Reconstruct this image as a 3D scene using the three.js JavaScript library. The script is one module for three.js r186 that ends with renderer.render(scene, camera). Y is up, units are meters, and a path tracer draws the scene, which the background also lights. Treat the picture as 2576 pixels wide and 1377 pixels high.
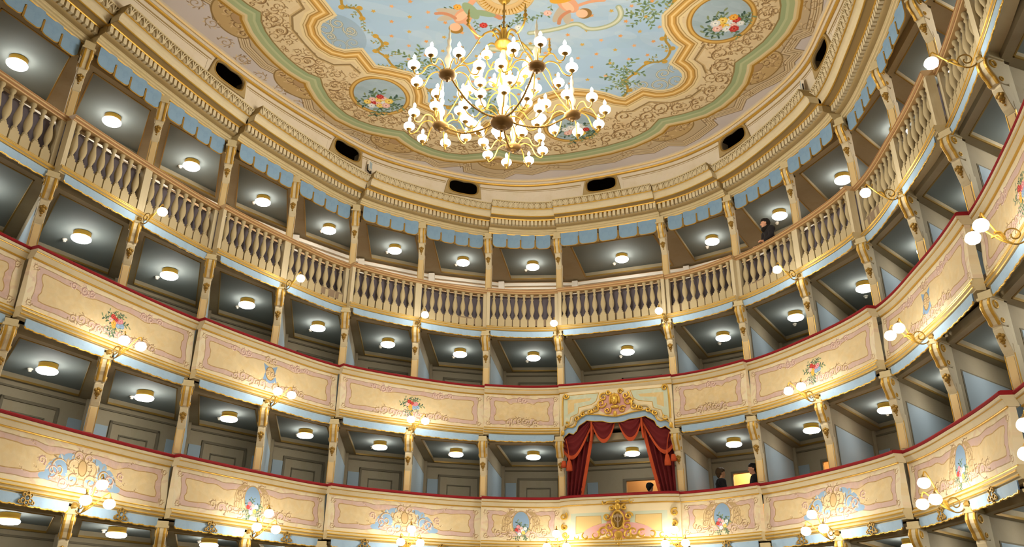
import * as THREE from 'three';
import { mergeGeometries } from 'three/addons/utils/BufferGeometryUtils.js';

// ------------------------------------------------------------------ camera, light set-up, exposure
const CAM_Y = 2.2;                                   // eye height above the stalls floor
const scene = new THREE.Scene();
scene.background = new THREE.Color(0x000000);
const renderer = new THREE.WebGLRenderer({ antialias: true });
renderer.toneMapping = THREE.LinearToneMapping;
renderer.toneMappingExposure = 1.12;
renderer.shadowMap.enabled = true;
const camera = new THREE.PerspectiveCamera(36.96, 2576 / 1377, 0.1, 200);
{
  const m = new THREE.Matrix4().makeBasis(
    new THREE.Vector3(0.9397, 0.0116, -0.3418).normalize(),
    new THREE.Vector3(0.1320, 0.9097, 0.3938).normalize(),
    new THREE.Vector3(0.3155, -0.4152, 0.8533).normalize());
  camera.position.set(4.674, CAM_Y, 0);
  camera.quaternion.setFromRotationMatrix(m);
  camera.updateMatrixWorld();
}
const CHANDELIER_CD = 3.6;      // candela per chandelier globe
const SCONCE_CD = 1.35;          // per wall globe
const BOX_LAMP_CD = 0.7;        // per box ceiling lamp
const WARM = 0xfff6e4, WHITE = 0xfffcf6;

// ------------------------------------------------------------------ helpers
let seedV = 12345;
const rnd = () => { seedV = (seedV * 1664525 + 1013904223) >>> 0; return seedV / 4294967296; };
const reseed = (s) => { seedV = s >>> 0; };
const taken = new Map();
function numbered(name) { const n = taken.get(name) || 0; taken.set(name, n + 1); return n ? name + '_' + String(n).padStart(3, '0') : name; }
function tag(o, label, category, group, kind) {
  o.userData.label = label;
  if (category) o.userData.category = category;
  if (group) o.userData.group = group;
  if (kind) o.userData.kind = kind;
  return o;
}
function thing(name, label, category, group, kind) {
  const g = new THREE.Group(); g.name = numbered(name); scene.add(g);
  return tag(g, label, category, group, kind);
}
function part(parent, name, geo, mat, label) {
  const m = new THREE.Mesh(geo, mat); m.name = parent === scene ? numbered(name) : name;
  m.castShadow = m.receiveShadow = true; parent.add(m);
  if (label) m.userData.label = label;
  return m;
}
function struct(name, geo, mat, label, category) { return tag(part(scene, name, geo, mat), label, category, null, 'structure'); }
const box = (w, h, d, x = 0, y = 0, z = 0) => { const g = new THREE.BoxGeometry(w, h, d); g.translate(x, y, z); return g; };
const merge = (list) => mergeGeometries(list.map((g) => { const q = g.index ? g.toNonIndexed() : g; for (const k of Object.keys(q.attributes)) if (!['position', 'normal', 'uv'].includes(k)) q.deleteAttribute(k); return q; }));
const lathe = (pts, seg = 16) => new THREE.LatheGeometry(pts.map(([r, y]) => new THREE.Vector2(Math.max(r, 0.0005), y)), seg);
function tube(pts, r, seg = 24, rs = 6) {
  const c = new THREE.CatmullRomCurve3(pts.map((p) => (p.isVector3 ? p : new THREE.Vector3(...p))));
  return new THREE.TubeGeometry(c, seg, r, rs, false);
}
const V3 = (x, y, z) => new THREE.Vector3(x, y, z);
const lerp = (a, b, t) => a + (b - a) * t;
const ORD = ['zeroth', 'first', 'second', 'third', 'fourth', 'fifth', 'sixth', 'seventh', 'eighth', 'ninth'];

// ------------------------------------------------------------------ plan of the horseshoe: 18 columns from stage left round to stage right
const HALF = [[1.52, -20.54], [3.44, -19.90], [4.99, -18.67], [6.27, -17.15], [6.99, -15.29], [7.53, -13.36], [7.84, -11.39], [8.03, -9.44], [8.14, -7.46]];
const C = [...HALF.slice().reverse().map(([x, z]) => [-x, z]), ...HALF];       // C[0]..C[17]
const FOCUS = [0, -4.5];                                                         // box partitions point here
function plan(u) {
  const i = Math.min(Math.max(Math.floor(u), 0), 16), t = u - i;
  const g = (k) => (k < 0 ? [2 * C[0][0] - C[1][0], 2 * C[0][1] - C[1][1]] : k > 17 ? [2 * C[17][0] - C[16][0], 2 * C[17][1] - C[16][1]] : C[k]);
  const a = g(i - 1), b = g(i), c = g(i + 1), d = g(i + 2), r = [0, 0], v = [0, 0];
  for (let k = 0; k < 2; k++) {
    const A = -0.5 * a[k] + 1.5 * b[k] - 1.5 * c[k] + 0.5 * d[k], B = a[k] - 2.5 * b[k] + 2 * c[k] - 0.5 * d[k], D = -0.5 * a[k] + 0.5 * c[k];
    r[k] = ((A * t + B) * t + D) * t + b[k]; v[k] = (3 * A * t + 2 * B) * t + D;
  }
  const l = Math.hypot(v[0], v[1]);
  return { x: r[0], z: r[1], tx: v[0] / l, tz: v[1] / l, nx: -v[1] / l, nz: v[0] / l };
}
// sections of the fronts: the one nearer the back of the hall always stands a little proud of the next one towards the stage
const SECTIONS = [[0, 1], [1, 3], [3, 5], [5, 7], [7, 8], [8, 9], [9, 10], [10, 12], [12, 14], [14, 16], [16, 17]];
const STEP = 0.1;
function stepOf([a, b], e = STEP) {
  if (a === 8) return () => 0.03;
  if (a < 8) { const a0 = a === 0 ? -1 : a; const k = b - a0 === 1 ? e * 0.5 : e; return (u) => k * (1 - 2 * (u - a0) / (b - a0)); }
  const b0 = b === 17 ? 18 : b; const k = b0 - a === 1 ? e * 0.5 : e; return (u) => k * (2 * (u - a) / (b0 - a) - 1);
}
function secName([a]) {
  if (a === 8) return 'centre bay';
  const i = a < 8 ? { 7: 1, 5: 2, 3: 3, 1: 4, 0: 5 }[a] : { 9: 1, 10: 2, 12: 3, 14: 4, 16: 5 }[a];
  return ORD[i] + ' section ' + (a < 8 ? 'left' : 'right') + ' of centre';
}
const bayName = (b) => (b === 8 ? 'centre bay' : ORD[Math.abs(8 - b)] + ' bay ' + (b < 8 ? 'left' : 'right') + ' of centre');
const colName = (c) => (c <= 8 ? ORD[9 - c] + ' post left of centre' : ORD[c - 8] + ' post right of centre');
const TIER = { 4: 'top gallery', 3: 'tier above red curtains', 2: 'red-curtain tier', 1: 'bottom tier' };
function at(u, d, h, off = 0) { const p = plan(u); return V3(p.x + p.nx * (d + off), CAM_Y + h, p.z + p.nz * (d + off)); }

// sweep a closed profile [[d (into the hall), h], ...] (front going up) along the plan from u0 to u1
function sweep(prof, u0, u1, off = () => 0, { n = 0, unit = false, caps = true, extra = null, closed = true } = {}) {
  n = n || Math.max(8, Math.round((u1 - u0) * 14));
  const m = prof.length, segs = closed ? m : m - 1, N = [];
  for (let j = 0; j < segs; j++) { const p = prof[j], q = prof[(j + 1) % m], l = Math.hypot(q[0] - p[0], q[1] - p[1]) || 1; N.push([(q[1] - p[1]) / l, -(q[0] - p[0]) / l]); }
  const pos = [], nor = [], uv = [], idx = [], rows = [];
  let s = 0, last = null;
  for (let i = 0; i <= n; i++) {
    const u = lerp(u0, u1, i / n), p = plan(u), o = off(u) + (extra ? extra((u - u0) / (u1 - u0)) : 0);
    const x = p.x + p.nx * o, z = p.z + p.nz * o;
    if (last) s += Math.hypot(x - last[0], z - last[1]);
    last = [x, z]; rows.push({ p, x, z, s });
  }
  let hmin = Infinity, hmax = -Infinity; for (const q of prof) { hmin = Math.min(hmin, q[1]); hmax = Math.max(hmax, q[1]); }
  let v = 0;
  for (let j = 0; j < segs; j++) {
    const a = prof[j], b = prof[(j + 1) % m], pv = N[(j + segs - 1) % segs], nx = N[(j + 1) % segs], me = N[j];
    const avg = (q, ok) => { if (!ok || q[0] * me[0] + q[1] * me[1] < 0.75) return me; const w = [q[0] + me[0], q[1] + me[1]], l = Math.hypot(...w); return [w[0] / l, w[1] / l]; };
    const na = avg(pv, closed || j > 0), nb = avg(nx, closed || j < segs - 1), base = pos.length / 3, len = Math.hypot(b[0] - a[0], b[1] - a[1]);
    for (const r of rows) {
      for (const [q, nn, vv] of [[a, na, v], [b, nb, v + len]]) {
        pos.push(r.x + r.p.nx * q[0], CAM_Y + q[1], r.z + r.p.nz * q[0]);
        nor.push(r.p.nx * nn[0], nn[1], r.p.nz * nn[0]);
        if (unit) uv.push(r.s / s, (q[1] - hmin) / (hmax - hmin)); else uv.push(r.s, vv);
      }
    }
    for (let i = 0; i < n; i++) { const k = base + 2 * i; idx.push(k, k + 2, k + 3, k, k + 3, k + 1); }
    v += len;
  }
  if (caps && closed) {
    const tris = THREE.ShapeUtils.triangulateShape(prof.map((q) => new THREE.Vector2(q[0], q[1])), []);
    for (const [r, sg] of [[rows[0], -1], [rows[n], 1]]) {
      const base = pos.length / 3;
      for (const q of prof) { pos.push(r.x + r.p.nx * q[0], CAM_Y + q[1], r.z + r.p.nz * q[0]); nor.push(r.p.tx * sg, 0, r.p.tz * sg); if (unit) uv.push(0.003, (q[1] - hmin) / (hmax - hmin)); else uv.push(q[0], q[1]); }
      for (const t of tris) sg < 0 ? idx.push(base + t[0], base + t[1], base + t[2]) : idx.push(base + t[0], base + t[2], base + t[1]);
    }
  }
  const g = new THREE.BufferGeometry();
  g.setAttribute('position', new THREE.Float32BufferAttribute(pos, 3)); g.setAttribute('normal', new THREE.Float32BufferAttribute(nor, 3)); g.setAttribute('uv', new THREE.Float32BufferAttribute(uv, 2)); g.setIndex(idx);
  return g;
}
// hexahedron from 4 floor points (x, z) and two heights
function prism(pts, h0, h1) {
  const s = new THREE.Shape(pts.map(([x, z]) => new THREE.Vector2(x, -z)));
  const g = new THREE.ExtrudeGeometry(s, { depth: h1 - h0, bevelEnabled: false }); g.rotateX(-Math.PI / 2); g.translate(0, CAM_Y + h0, 0); return g;
}
const outDir = (c) => { const x = C[c][0] - FOCUS[0], z = C[c][1] - FOCUS[1], l = Math.hypot(x, z); return [x / l, z / l]; };
// point in a box: w across from column b (0) to column b+1 (1), t metres behind the front
function inBox(b, w, t) {
  const A = outDir(b), B = outDir(b + 1);
  return [lerp(C[b][0] + A[0] * t, C[b + 1][0] + B[0] * t, w), lerp(C[b][1] + A[1] * t, C[b + 1][1] + B[1] * t, w)];
}
// frame of a box: local x across, z towards the hall, at depth t
function boxFrame(b, t, h, w = 0.5) {
  const p = inBox(b, 0, t), q = inBox(b, 1, t), m = inBox(b, w, t), ang = Math.atan2(-(q[1] - p[1]), q[0] - p[0]);
  return { pos: V3(m[0], CAM_Y + h, m[1]), ang, width: Math.hypot(q[0] - p[0], q[1] - p[1]) };
}

// ------------------------------------------------------------------ levels above the eye
const H = { T4: 10.88, R4: 9.30, T3: 7.88, R3: 6.47, T2: 4.93, R2: 3.50, T1: 2.06, R1: 0.5 };
const CEIL = 12.45;                                    // flat painted ceiling
const AX = -0.1, AZ = -12.24;                          // centre of the ceiling
const LEVEL = { 4: { top: H.T4, rail: H.R4, ceil: 10.95, floor: 8.42 }, 3: { top: H.T3, rail: H.R3, ceil: 8.02, floor: 5.42 }, 2: { top: H.T2, rail: H.R2, ceil: 5.06, floor: 2.45 }, 1: { top: H.T1, rail: H.R1, ceil: 2.16, floor: -0.5 } };
const DEPTH = 3.4;

// ------------------------------------------------------------------ canvases and materials
function canvas(w, h, draw) { const c = document.createElement('canvas'); c.width = w; c.height = h; draw(c.getContext('2d'), w, h); return c; }
function texOf(c, repeat) {
  const t = new THREE.CanvasTexture(c); t.colorSpace = THREE.SRGBColorSpace; t.magFilter = THREE.LinearFilter; t.anisotropy = 8;
  if (repeat) { t.wrapS = t.wrapT = THREE.RepeatWrapping; t.repeat.set(...repeat); }
  return t;
}
function mottle(x, w, h, n, r0, r1, cols, alpha) {
  for (let i = 0; i < n; i++) {
    const px = rnd() * w, py = rnd() * h, r = lerp(r0, r1, rnd() * rnd());
    x.globalAlpha = alpha * (0.3 + 0.7 * rnd()); x.fillStyle = cols[Math.floor(rnd() * cols.length)];
    x.beginPath(); x.ellipse(px, py, r * (0.6 + rnd()), r * (0.4 + 0.6 * rnd()), rnd() * 3.14, 0, 6.3); x.fill();
  }
  x.globalAlpha = 1;
}
reseed(7);
const plasterTex = texOf(canvas(512, 512, (x, w, h) => {
  x.fillStyle = '#f4f0e6'; x.fillRect(0, 0, w, h);
  for (const [n, a, b, al] of [[60, 30, 90, 0.05], [400, 5, 26, 0.06], [2500, 1, 4, 0.10]]) mottle(x, w, h, n, a, b, ['#d9c9a6', '#fffdf4', '#c9b48a', '#fff6e0', '#b9a680'], al);
}), [0.5, 0.5]);
const blueTex = texOf(canvas(256, 256, (x, w, h) => {
  x.fillStyle = '#f2f4f6'; x.fillRect(0, 0, w, h);
  for (const [n, a, b, al] of [[40, 20, 60, 0.10], [300, 3, 14, 0.12], [900, 1, 3, 0.14]]) mottle(x, w, h, n, a, b, ['#ffffff', '#c8d4e0', '#aebfd0', '#f8fbff'], al);
}), [1.2, 1.2]);
const std = (color, roughness = 0.8, metalness = 0, more = {}) => new THREE.MeshStandardMaterial({ color, roughness, metalness, ...more });
const M = {
  cream: std(0xd4c8a6, 0.75, 0, { map: plasterTex }),
  creamPale: std(0xdad1b8, 0.75, 0, { map: plasterTex }),
  plain: std(0xb9aa86, 0.75),
  ochre: std(0xd9bf8a, 0.7),
  fascia: std(0xa8946a, 0.85, 0, { map: plasterTex }),
  gold: std(0xc79e42, 0.42, 0.5),
  goldDeep: std(0x9c7c38, 0.45, 0.5),
  goldBright: std(0xdeb552, 0.34, 0.65),
  blue: std(0xa6c4e0, 0.75, 0, { map: blueTex }),
  lobe: std(0x86a8c8, 0.8, 0, { map: blueTex }),
  velvet: new THREE.MeshPhysicalMaterial({ color: 0x8e0c19, roughness: 0.9, sheen: 0.6, sheenRoughness: 0.5, sheenColor: new THREE.Color(0xc43038) }),
  curtain: new THREE.MeshPhysicalMaterial({ color: 0x66070f, roughness: 0.85, sheen: 0.5, sheenRoughness: 0.5, sheenColor: new THREE.Color(0xb02020), side: THREE.DoubleSide }),
  fringe: std(0xbb4a1e, 0.8),
  taupe: std(0xaaa08a, 0.85, 0, { map: plasterTex }),
  taupeDark: std(0x756b56, 0.85),
  greyBlue: std(0x9fb0ba, 0.85),
  boxCeil: std(0x7b8482, 0.85),
  peach: std(0xd9b78c, 0.85),
  white: std(0xefe9dc, 0.6),
  brass: std(0xd0a040, 0.3, 0.8),
  opal: new THREE.MeshStandardMaterial({ color: 0xffffff, roughness: 0.4, emissive: 0xfffaf2, emissiveIntensity: 24 }),
  globe: new THREE.MeshStandardMaterial({ color: 0xffffff, roughness: 0.4, emissive: 0xfff0d8, emissiveIntensity: 5 }),
  flame: new THREE.MeshStandardMaterial({ color: 0xffffff, roughness: 0.4, emissive: 0xfff0d8, emissiveIntensity: 24 }),
  glass: std(0xf3ead2, 0.15, 0.1),
  cove: std(0xdcd5cb, 0.85, 0, { map: plasterTex }),
  bronze: std(0x7d6036, 0.45, 0.5),
  dark: std(0x15110e, 0.9),
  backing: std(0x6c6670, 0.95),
  wood: std(0x9c8464, 0.6),
  carpet: std(0x8c7a66, 0.95),
  rail: std(0xc0a070, 0.55, 0.15),
  railRed: std(0xa87850, 0.6, 0.1),
};

// ------------------------------------------------------------------ painters
function spiral(x, cx, cy, r, turns, start, dir = 1) {
  x.beginPath();
  const n = Math.ceil(turns * 18);
  for (let i = 0; i <= n; i++) { const t = i / n, a = start + dir * t * turns * 6.283, q = r * (1 - 0.86 * t); const px = cx + q * Math.cos(a), py = cy + q * Math.sin(a); i ? x.lineTo(px, py) : x.moveTo(px, py); }
  x.stroke();
}
// an acanthus scroll: stem spiral with leaf lobes, two or three tones
function acanthus(x, cx, cy, r, start, dir, tones, lw) {
  for (const [k, c] of tones.entries()) { x.strokeStyle = c; x.lineWidth = lw * (1 - 0.3 * k); spiral(x, cx + k * lw * 0.35, cy + k * lw * 0.35, r, 1.35, start, dir); }
  for (let i = 0; i < 9; i++) {
    const a = start + dir * i * 0.62, q = r * (1.02 - 0.03 * i);
    x.save(); x.translate(cx + q * Math.cos(a), cy + q * Math.sin(a)); x.rotate(a + dir * 0.9);
    x.fillStyle = tones[i % tones.length]; x.globalAlpha = 0.75; x.beginPath(); x.ellipse(r * 0.14, 0, r * 0.24, r * 0.085, 0, 0, 6.3); x.fill(); x.globalAlpha = 1;
    x.restore();
  }
}
function leafSpray(x, cx, cy, len, ang, cols, n = 8, size = 0.16) {
  x.strokeStyle = cols[0]; x.lineWidth = len * 0.025; x.beginPath(); x.moveTo(cx, cy); x.quadraticCurveTo(cx + len * 0.5 * Math.cos(ang - 0.3), cy + len * 0.5 * Math.sin(ang - 0.3), cx + len * Math.cos(ang), cy + len * Math.sin(ang)); x.stroke();
  for (let i = 1; i <= n; i++) {
    const t = i / n; x.save(); x.translate(cx + len * t * Math.cos(ang - 0.15 * (1 - t)), cy + len * t * Math.sin(ang - 0.15 * (1 - t))); x.rotate(ang + (i % 2 ? 0.9 : -0.9));
    x.fillStyle = cols[i % cols.length]; x.beginPath(); x.ellipse(len * size * 0.6, 0, len * size * 0.6, len * size * 0.25, 0, 0, 6.3); x.fill(); x.restore();
  }
}
function flower(x, cx, cy, r, c0, c1, c2) {
  x.fillStyle = c0; for (let i = 0; i < 7; i++) { const a = i * 0.9 + cx * 3; x.beginPath(); x.ellipse(cx + r * 0.55 * Math.cos(a), cy + r * 0.5 * Math.sin(a), r * 0.5, r * 0.42, a, 0, 6.3); x.fill(); }
  x.fillStyle = c1; for (let i = 0; i < 5; i++) { const a = i * 1.26 + cy * 2; x.beginPath(); x.ellipse(cx + r * 0.28 * Math.cos(a), cy + r * 0.26 * Math.sin(a), r * 0.28, r * 0.22, a, 0, 6.3); x.fill(); }
  x.fillStyle = c2; x.beginPath(); x.arc(cx, cy, r * 0.22, 0, 6.3); x.fill();
}
const BLOOM = [['#e9c95c', '#f4e08c', '#b98a2c'], ['#e3b6b0', '#f2d6cc', '#b9766c'], ['#d8dfe4', '#f4f6f4', '#9fb0b8'], ['#b8322e', '#d6564a', '#7c1a1c'], ['#e8a23c', '#f2c65e', '#a8641c'], ['#cf7f8e', '#ebb0b8', '#8c3f50'], ['#7fa0c4', '#a9c2da', '#4c6c94']];
function bouquet(x, cx, cy, R, n, ord = [0, 1, 2, 3, 4, 5]) {
  for (let i = 0; i < 16; i++) leafSpray(x, cx, cy + R * 0.15, R * (0.9 + 0.5 * rnd()), rnd() * 6.28, ['#4d6a4c', '#6d8464', '#38554a', '#7f8f6a'], 7, 0.2);
  for (let i = 0; i < n; i++) { const a = i * 2.4, q = R * 0.62 * Math.sqrt((i + 0.3) / n), b = BLOOM[ord[i % ord.length]]; flower(x, cx + q * 1.25 * Math.cos(a), cy + q * 0.85 * Math.sin(a), R * (0.2 + 0.07 * rnd()), ...b); }
}
function smooth(x, pts) { x.beginPath(); x.moveTo(...pts[0]); for (let i = 1; i < pts.length - 1; i++) x.quadraticCurveTo(pts[i][0], pts[i][1], i === pts.length - 2 ? pts[i + 1][0] : (pts[i][0] + pts[i + 1][0]) / 2, i === pts.length - 2 ? pts[i + 1][1] : (pts[i][1] + pts[i + 1][1]) / 2); if (pts.length < 3) x.lineTo(...pts[1]); }
function poly(x, pts, close = true) { x.beginPath(); pts.forEach(([a, b], i) => (i ? x.lineTo(a, b) : x.moveTo(a, b))); if (close) x.closePath(); }

// ------------------------------------------------------------------ the painted ceiling (metres: x to the right, b = back from the rosette, mirrored both ways)
const CEX = 8.5, CEZ0 = -21, CEZ1 = -3.5;
const QSKY = [[4.53, 0], [4.53, 0.2], [4.42, 0.47], [4.2, 0.66], [3.89, 0.73], [3.89, 1.32], [3.55, 1.54], [3.17, 1.86], [3.13, 2.1], [3.16, 2.35], [3.24, 2.62], [3.4, 2.91], [3.08, 3.41], [3.2, 3.62], [3.27, 3.85], [3.25, 4.08], [3.14, 4.3], [2.96, 4.47], [2.73, 4.56], [2.5, 4.56], [2.3, 4.5], [2.04, 4.32], [1.54, 4.57], [1.3, 4.42], [1.05, 4.16], [0.75, 3.93], [0.4, 3.76], [0, 3.7]];
const QOUT = [[5.51, 0], [5.5, 0.3], [5.45, 0.65], [5.35, 0.95], [5.18, 1.18], [5.31, 1.5], [5.39, 1.9], [5.4, 2.3], [5.34, 2.7], [5.18, 3.04], [4.95, 3.35], [4.64, 3.62], [4.28, 3.88], [4.22, 4.22], [4.1, 4.6], [3.88, 4.94], [3.6, 5.22], [3.25, 5.42], [2.8, 5.5], [2.19, 5.52], [1.9, 5.86], [1.6, 6.04], [1.2, 6.2], [0.6, 6.3], [0, 6.32]];
const QZIG = [[6.2, 0], [6.2, 0.35], [5.98, 0.8], [6.18, 1.35], [5.95, 1.75], [6.15, 2.2], [6.1, 2.75], [5.98, 3.35], [5.68, 3.44], [5.45, 3.86], [5.68, 4.01], [5.47, 4.28], [5.48, 4.62], [5.04, 4.9], [4.75, 5.03], [4.3, 5.34], [4.16, 5.72], [3.34, 5.89], [3.46, 6.24], [2.98, 6.66], [2.62, 6.87], [2.2, 6.72], [1.75, 6.95], [1.2, 6.86], [0.6, 7.06], [0, 7.0]];
function full4(q) {
  const a = q, b = q.slice(0, -1).reverse().map(([x, y]) => [-x, y]), c = q.slice(1).map(([x, y]) => [-x, -y]), d = q.slice(1, -1).reverse().map(([x, y]) => [x, -y]);
  return [...a, ...b, ...c, ...d];
}
reseed(99);
const ceilingCanvas = canvas(2048, 2048, (x, W, Hh) => {
  x.fillStyle = '#d2ced2'; x.fillRect(0, 0, W, Hh);
  mottle(x, W, Hh, 500, 10, 80, ['#cdc8d6', '#ded8d0', '#c6c1c8', '#d9cfbc', '#c2bfc6'], 0.16);
  x.save();
  x.setTransform(W / (2 * CEX), 0, 0, Hh / (CEZ1 - CEZ0), W / 2 + AX * W / (2 * CEX), (AZ - CEZ0) * Hh / (CEZ1 - CEZ0));
  x.scale(1, -1);                                   // now +y = back of the hall (b)
  x.lineJoin = 'miter';
  const SKY = full4(QSKY), OUT = full4(QOUT);
  const four = (fn) => { for (const sx of [1, -1]) for (const sy of [1, -1]) { x.save(); x.scale(sx, sy); fn(sx, sy); x.restore(); } };
  const BR = ['#7d6240', '#aa8d64', '#e0cda2'], BR2 = ['#9c8360', '#c3aa80', '#e2cfa6'];
  // lavender field with cartouches beyond the ribbon
  const ZIG = full4(QZIG); poly(x, ZIG); x.fillStyle = '#c4b394'; x.fill();
  for (const [c, w] of [['#7d6a50', 0.26], ['#d6c6a6', 0.22], ['#a38d68', 0.12], ['#dccfb2', 0.08], ['#8a7452', 0.02]]) { x.strokeStyle = c; x.lineWidth = w; x.stroke(); }
  four(() => {
    for (const [cx, cy, r] of [[5.75, 1.2, 0.34], [4.72, 4.2, 0.34], [2.35, 6.0, 0.34]]) {
      const L = Math.hypot(cx, cy), nx = cx / L, ny = cy / L;
      x.fillStyle = '#c2a878'; x.beginPath(); x.ellipse(cx + nx * 0.1, cy + ny * 0.1, r * 1.9, r * 1.3, Math.atan2(ny, nx) + 1.57, 0, 6.3); x.fill();
      x.strokeStyle = '#8f7648'; x.lineWidth = 0.035; x.stroke();
      for (const s of [-1, 1]) for (const [k, q] of [[0.42, 0.8], [0.9, 0.62]]) acanthus(x, cx - ny * s * k * r * 1.6 + nx * 0.12, cy + nx * s * k * r * 1.6 + ny * 0.12, r * q * 0.7, s, s, BR, 0.035);
      x.fillStyle = '#b29670'; x.beginPath(); x.ellipse(cx + nx * 0.05, cy + ny * 0.05, r * 0.5, r * 0.34, Math.atan2(ny, nx) + 1.57, 0, 6.3); x.fill(); x.strokeStyle = '#7f6740'; x.stroke();
    }
    for (let i = 0; i < 16; i++) { const t = i / 16 * 1.5, R = 6.55 + 0.1 * Math.sin(i * 3), cx = R * Math.cos(t) * 1.0, cy = R * Math.sin(t) * 1.04; x.globalAlpha = 0.5; acanthus(x, cx, cy, 0.17, i, i % 2 ? 1 : -1, BR, 0.022); x.globalAlpha = 1; }
  });
  poly(x, OUT);
  x.strokeStyle = '#a9812f'; x.lineWidth = 0.92; x.stroke();
  x.strokeStyle = '#d6bd82'; x.lineWidth = 0.80; x.stroke();
  x.strokeStyle = '#dccfa8'; x.lineWidth = 0.70; x.stroke();
  x.strokeStyle = '#a9b78c'; x.lineWidth = 0.58; x.stroke();
  x.strokeStyle = '#b9c49c'; x.lineWidth = 0.36; x.stroke();
  x.strokeStyle = '#9cae86'; x.lineWidth = 0.24; x.stroke();
  poly(x, OUT); x.fillStyle = '#d9c9a4'; x.fill(); x.strokeStyle = '#8f7a4c'; x.lineWidth = 0.035; x.stroke();
  x.save(); poly(x, OUT); x.clip();
  x.globalAlpha = 0.12; for (let i = 0; i < 700; i++) { x.fillStyle = ['#e8d4a6', '#cfae76', '#f0e0ba', '#c9a56c'][i % 4]; x.beginPath(); x.ellipse((rnd() - 0.5) * 12, (rnd() - 0.5) * 13, 0.1 + 0.3 * rnd(), 0.06 + 0.2 * rnd(), rnd() * 3, 0, 6.3); x.fill(); } x.globalAlpha = 1;
  // scroll work on the cream field, thick against the ribbon and round the medallions
  four(() => {
    const run = (cx, cy, r, s, d) => acanthus(x, cx, cy, r, s, d, BR, 0.045);
    for (const [cx, cy, r, s, d] of [[5.12, 0.55, 0.2, 1, 1], [5.05, 0.95, 0.16, 2, -1], [5.0, 1.55, 0.24, 0.4, 1], [5.1, 1.95, 0.18, 2, -1], [5.12, 2.4, 0.2, 3, 1], [5.0, 2.8, 0.2, 1, -1], [4.75, 3.1, 0.22, 2, 1], [4.4, 3.35, 0.24, 0, -1], [4.02, 3.45, 0.26, 1, 1], [3.85, 3.05, 0.16, 3, -1], [3.95, 3.95, 0.26, 2.4, 1], [3.9, 4.4, 0.2, 1.2, -1], [3.6, 4.75, 0.16, 2, 1], [3.2, 5.1, 0.14, 0, -1], [2.75, 5.15, 0.2, 1, 1], [2.3, 5.05, 0.26, 2, -1], [1.95, 5.3, 0.2, 3, 1], [1.6, 5.55, 0.24, 1, -1], [1.15, 5.85, 0.24, 2, 1], [0.7, 5.98, 0.2, 0, -1], [0.25, 6.02, 0.18, 1, 1], [1.35, 5.1, 0.22, 2.2, 1], [1.1, 5.5, 0.16, 0.3, -1], [4.75, 1.75, 0.18, 2, 1], [3.62, 2.9, 0.14, 2, 1]]) run(cx, cy, r, s, d);
    for (let i = 0; i < 60; i++) { const t = (i + 0.5) / 60, k = Math.min(QOUT.length - 2, Math.floor(t * (QOUT.length - 1))), f = t * (QOUT.length - 1) - k, ox = lerp(QOUT[k][0], QOUT[k + 1][0], f), oy = lerp(QOUT[k][1], QOUT[k + 1][1], f), L = Math.hypot(ox, oy), dd = 0.12 + 0.22 * (i % 3); x.globalAlpha = 0.85; acanthus(x, ox - ox / L * dd, oy - oy / L * dd, 0.07 + 0.035 * (i % 4), i * 1.3, i % 2 ? 1 : -1, BR, 0.026); x.globalAlpha = 1; }
    for (let i = 0; i < 14; i++) { const a = i / 14 * 6.283; acanthus(x, 4.17 + 0.92 * Math.cos(a), 2.3 + 0.95 * Math.sin(a), 0.11, a, i % 2 ? 1 : -1, BR2, 0.028); acanthus(x, 0.92 * Math.cos(a), 5.12 + 0.8 * Math.sin(a), 0.1, a, i % 2 ? 1 : -1, BR2, 0.026); }
    for (let i = 0; i < 10; i++) leafSpray(x, 4.9 - i * 0.42 + 0.1 * Math.sin(i * 4), 0.9 + i * 0.46, 0.36, 2.4 + Math.sin(i * 2) * 1.6, BR2, 6, 0.2);
    // inner moulding parallel to the sky frame
    x.strokeStyle = '#8f7850'; x.lineWidth = 0.05;
    const mid = [[4.86, 0.0], [4.84, 0.5], [4.62, 0.86], [4.24, 0.98], [4.18, 1.35]]; poly(x, mid, false); x.stroke();
    const mid2 = [[3.72, 2.98], [3.42, 3.45], [3.56, 3.7], [3.6, 4.05]]; poly(x, mid2, false); x.stroke();
    const mid3 = [[3.4, 4.62], [3.1, 4.86], [2.6, 4.92], [2.1, 4.72], [1.62, 4.96], [1.3, 4.9]]; poly(x, mid3, false); x.stroke();
    x.strokeStyle = '#c3a97a'; x.lineWidth = 0.03; x.translate(0.035, 0.035); poly(x, mid, false); x.stroke(); poly(x, mid2, false); x.stroke(); poly(x, mid3, false); x.stroke();
  });
  x.restore();
  // medallions with flowers
  const med = (cx, cy, rx, ry) => {
    x.fillStyle = '#a8823e'; x.beginPath(); x.ellipse(cx, cy, rx + 0.12, ry + 0.12, 0, 0, 6.3); x.fill();
    x.fillStyle = '#d3ad5e'; x.beginPath(); x.ellipse(cx, cy, rx + 0.085, ry + 0.085, 0, 0, 6.3); x.fill();
    x.fillStyle = '#9a742e'; x.beginPath(); x.ellipse(cx, cy, rx + 0.03, ry + 0.03, 0, 0, 6.3); x.fill();
    x.fillStyle = '#9fb6c6'; x.beginPath(); x.ellipse(cx, cy, rx, ry, 0, 0, 6.3); x.fill();
    x.save(); x.beginPath(); x.ellipse(cx, cy, rx, ry, 0, 0, 6.3); x.clip();
    x.globalAlpha = 0.2; for (let i = 0; i < 40; i++) { x.fillStyle = i % 2 ? '#b4c8d6' : '#8aa4b6'; x.beginPath(); x.ellipse(cx + (rnd() - 0.5) * 1.3, cy + (rnd() - 0.5) * 1.3, 0.2, 0.08, rnd(), 0, 6.3); x.fill(); } x.globalAlpha = 1;
    x.restore();
  };
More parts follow.
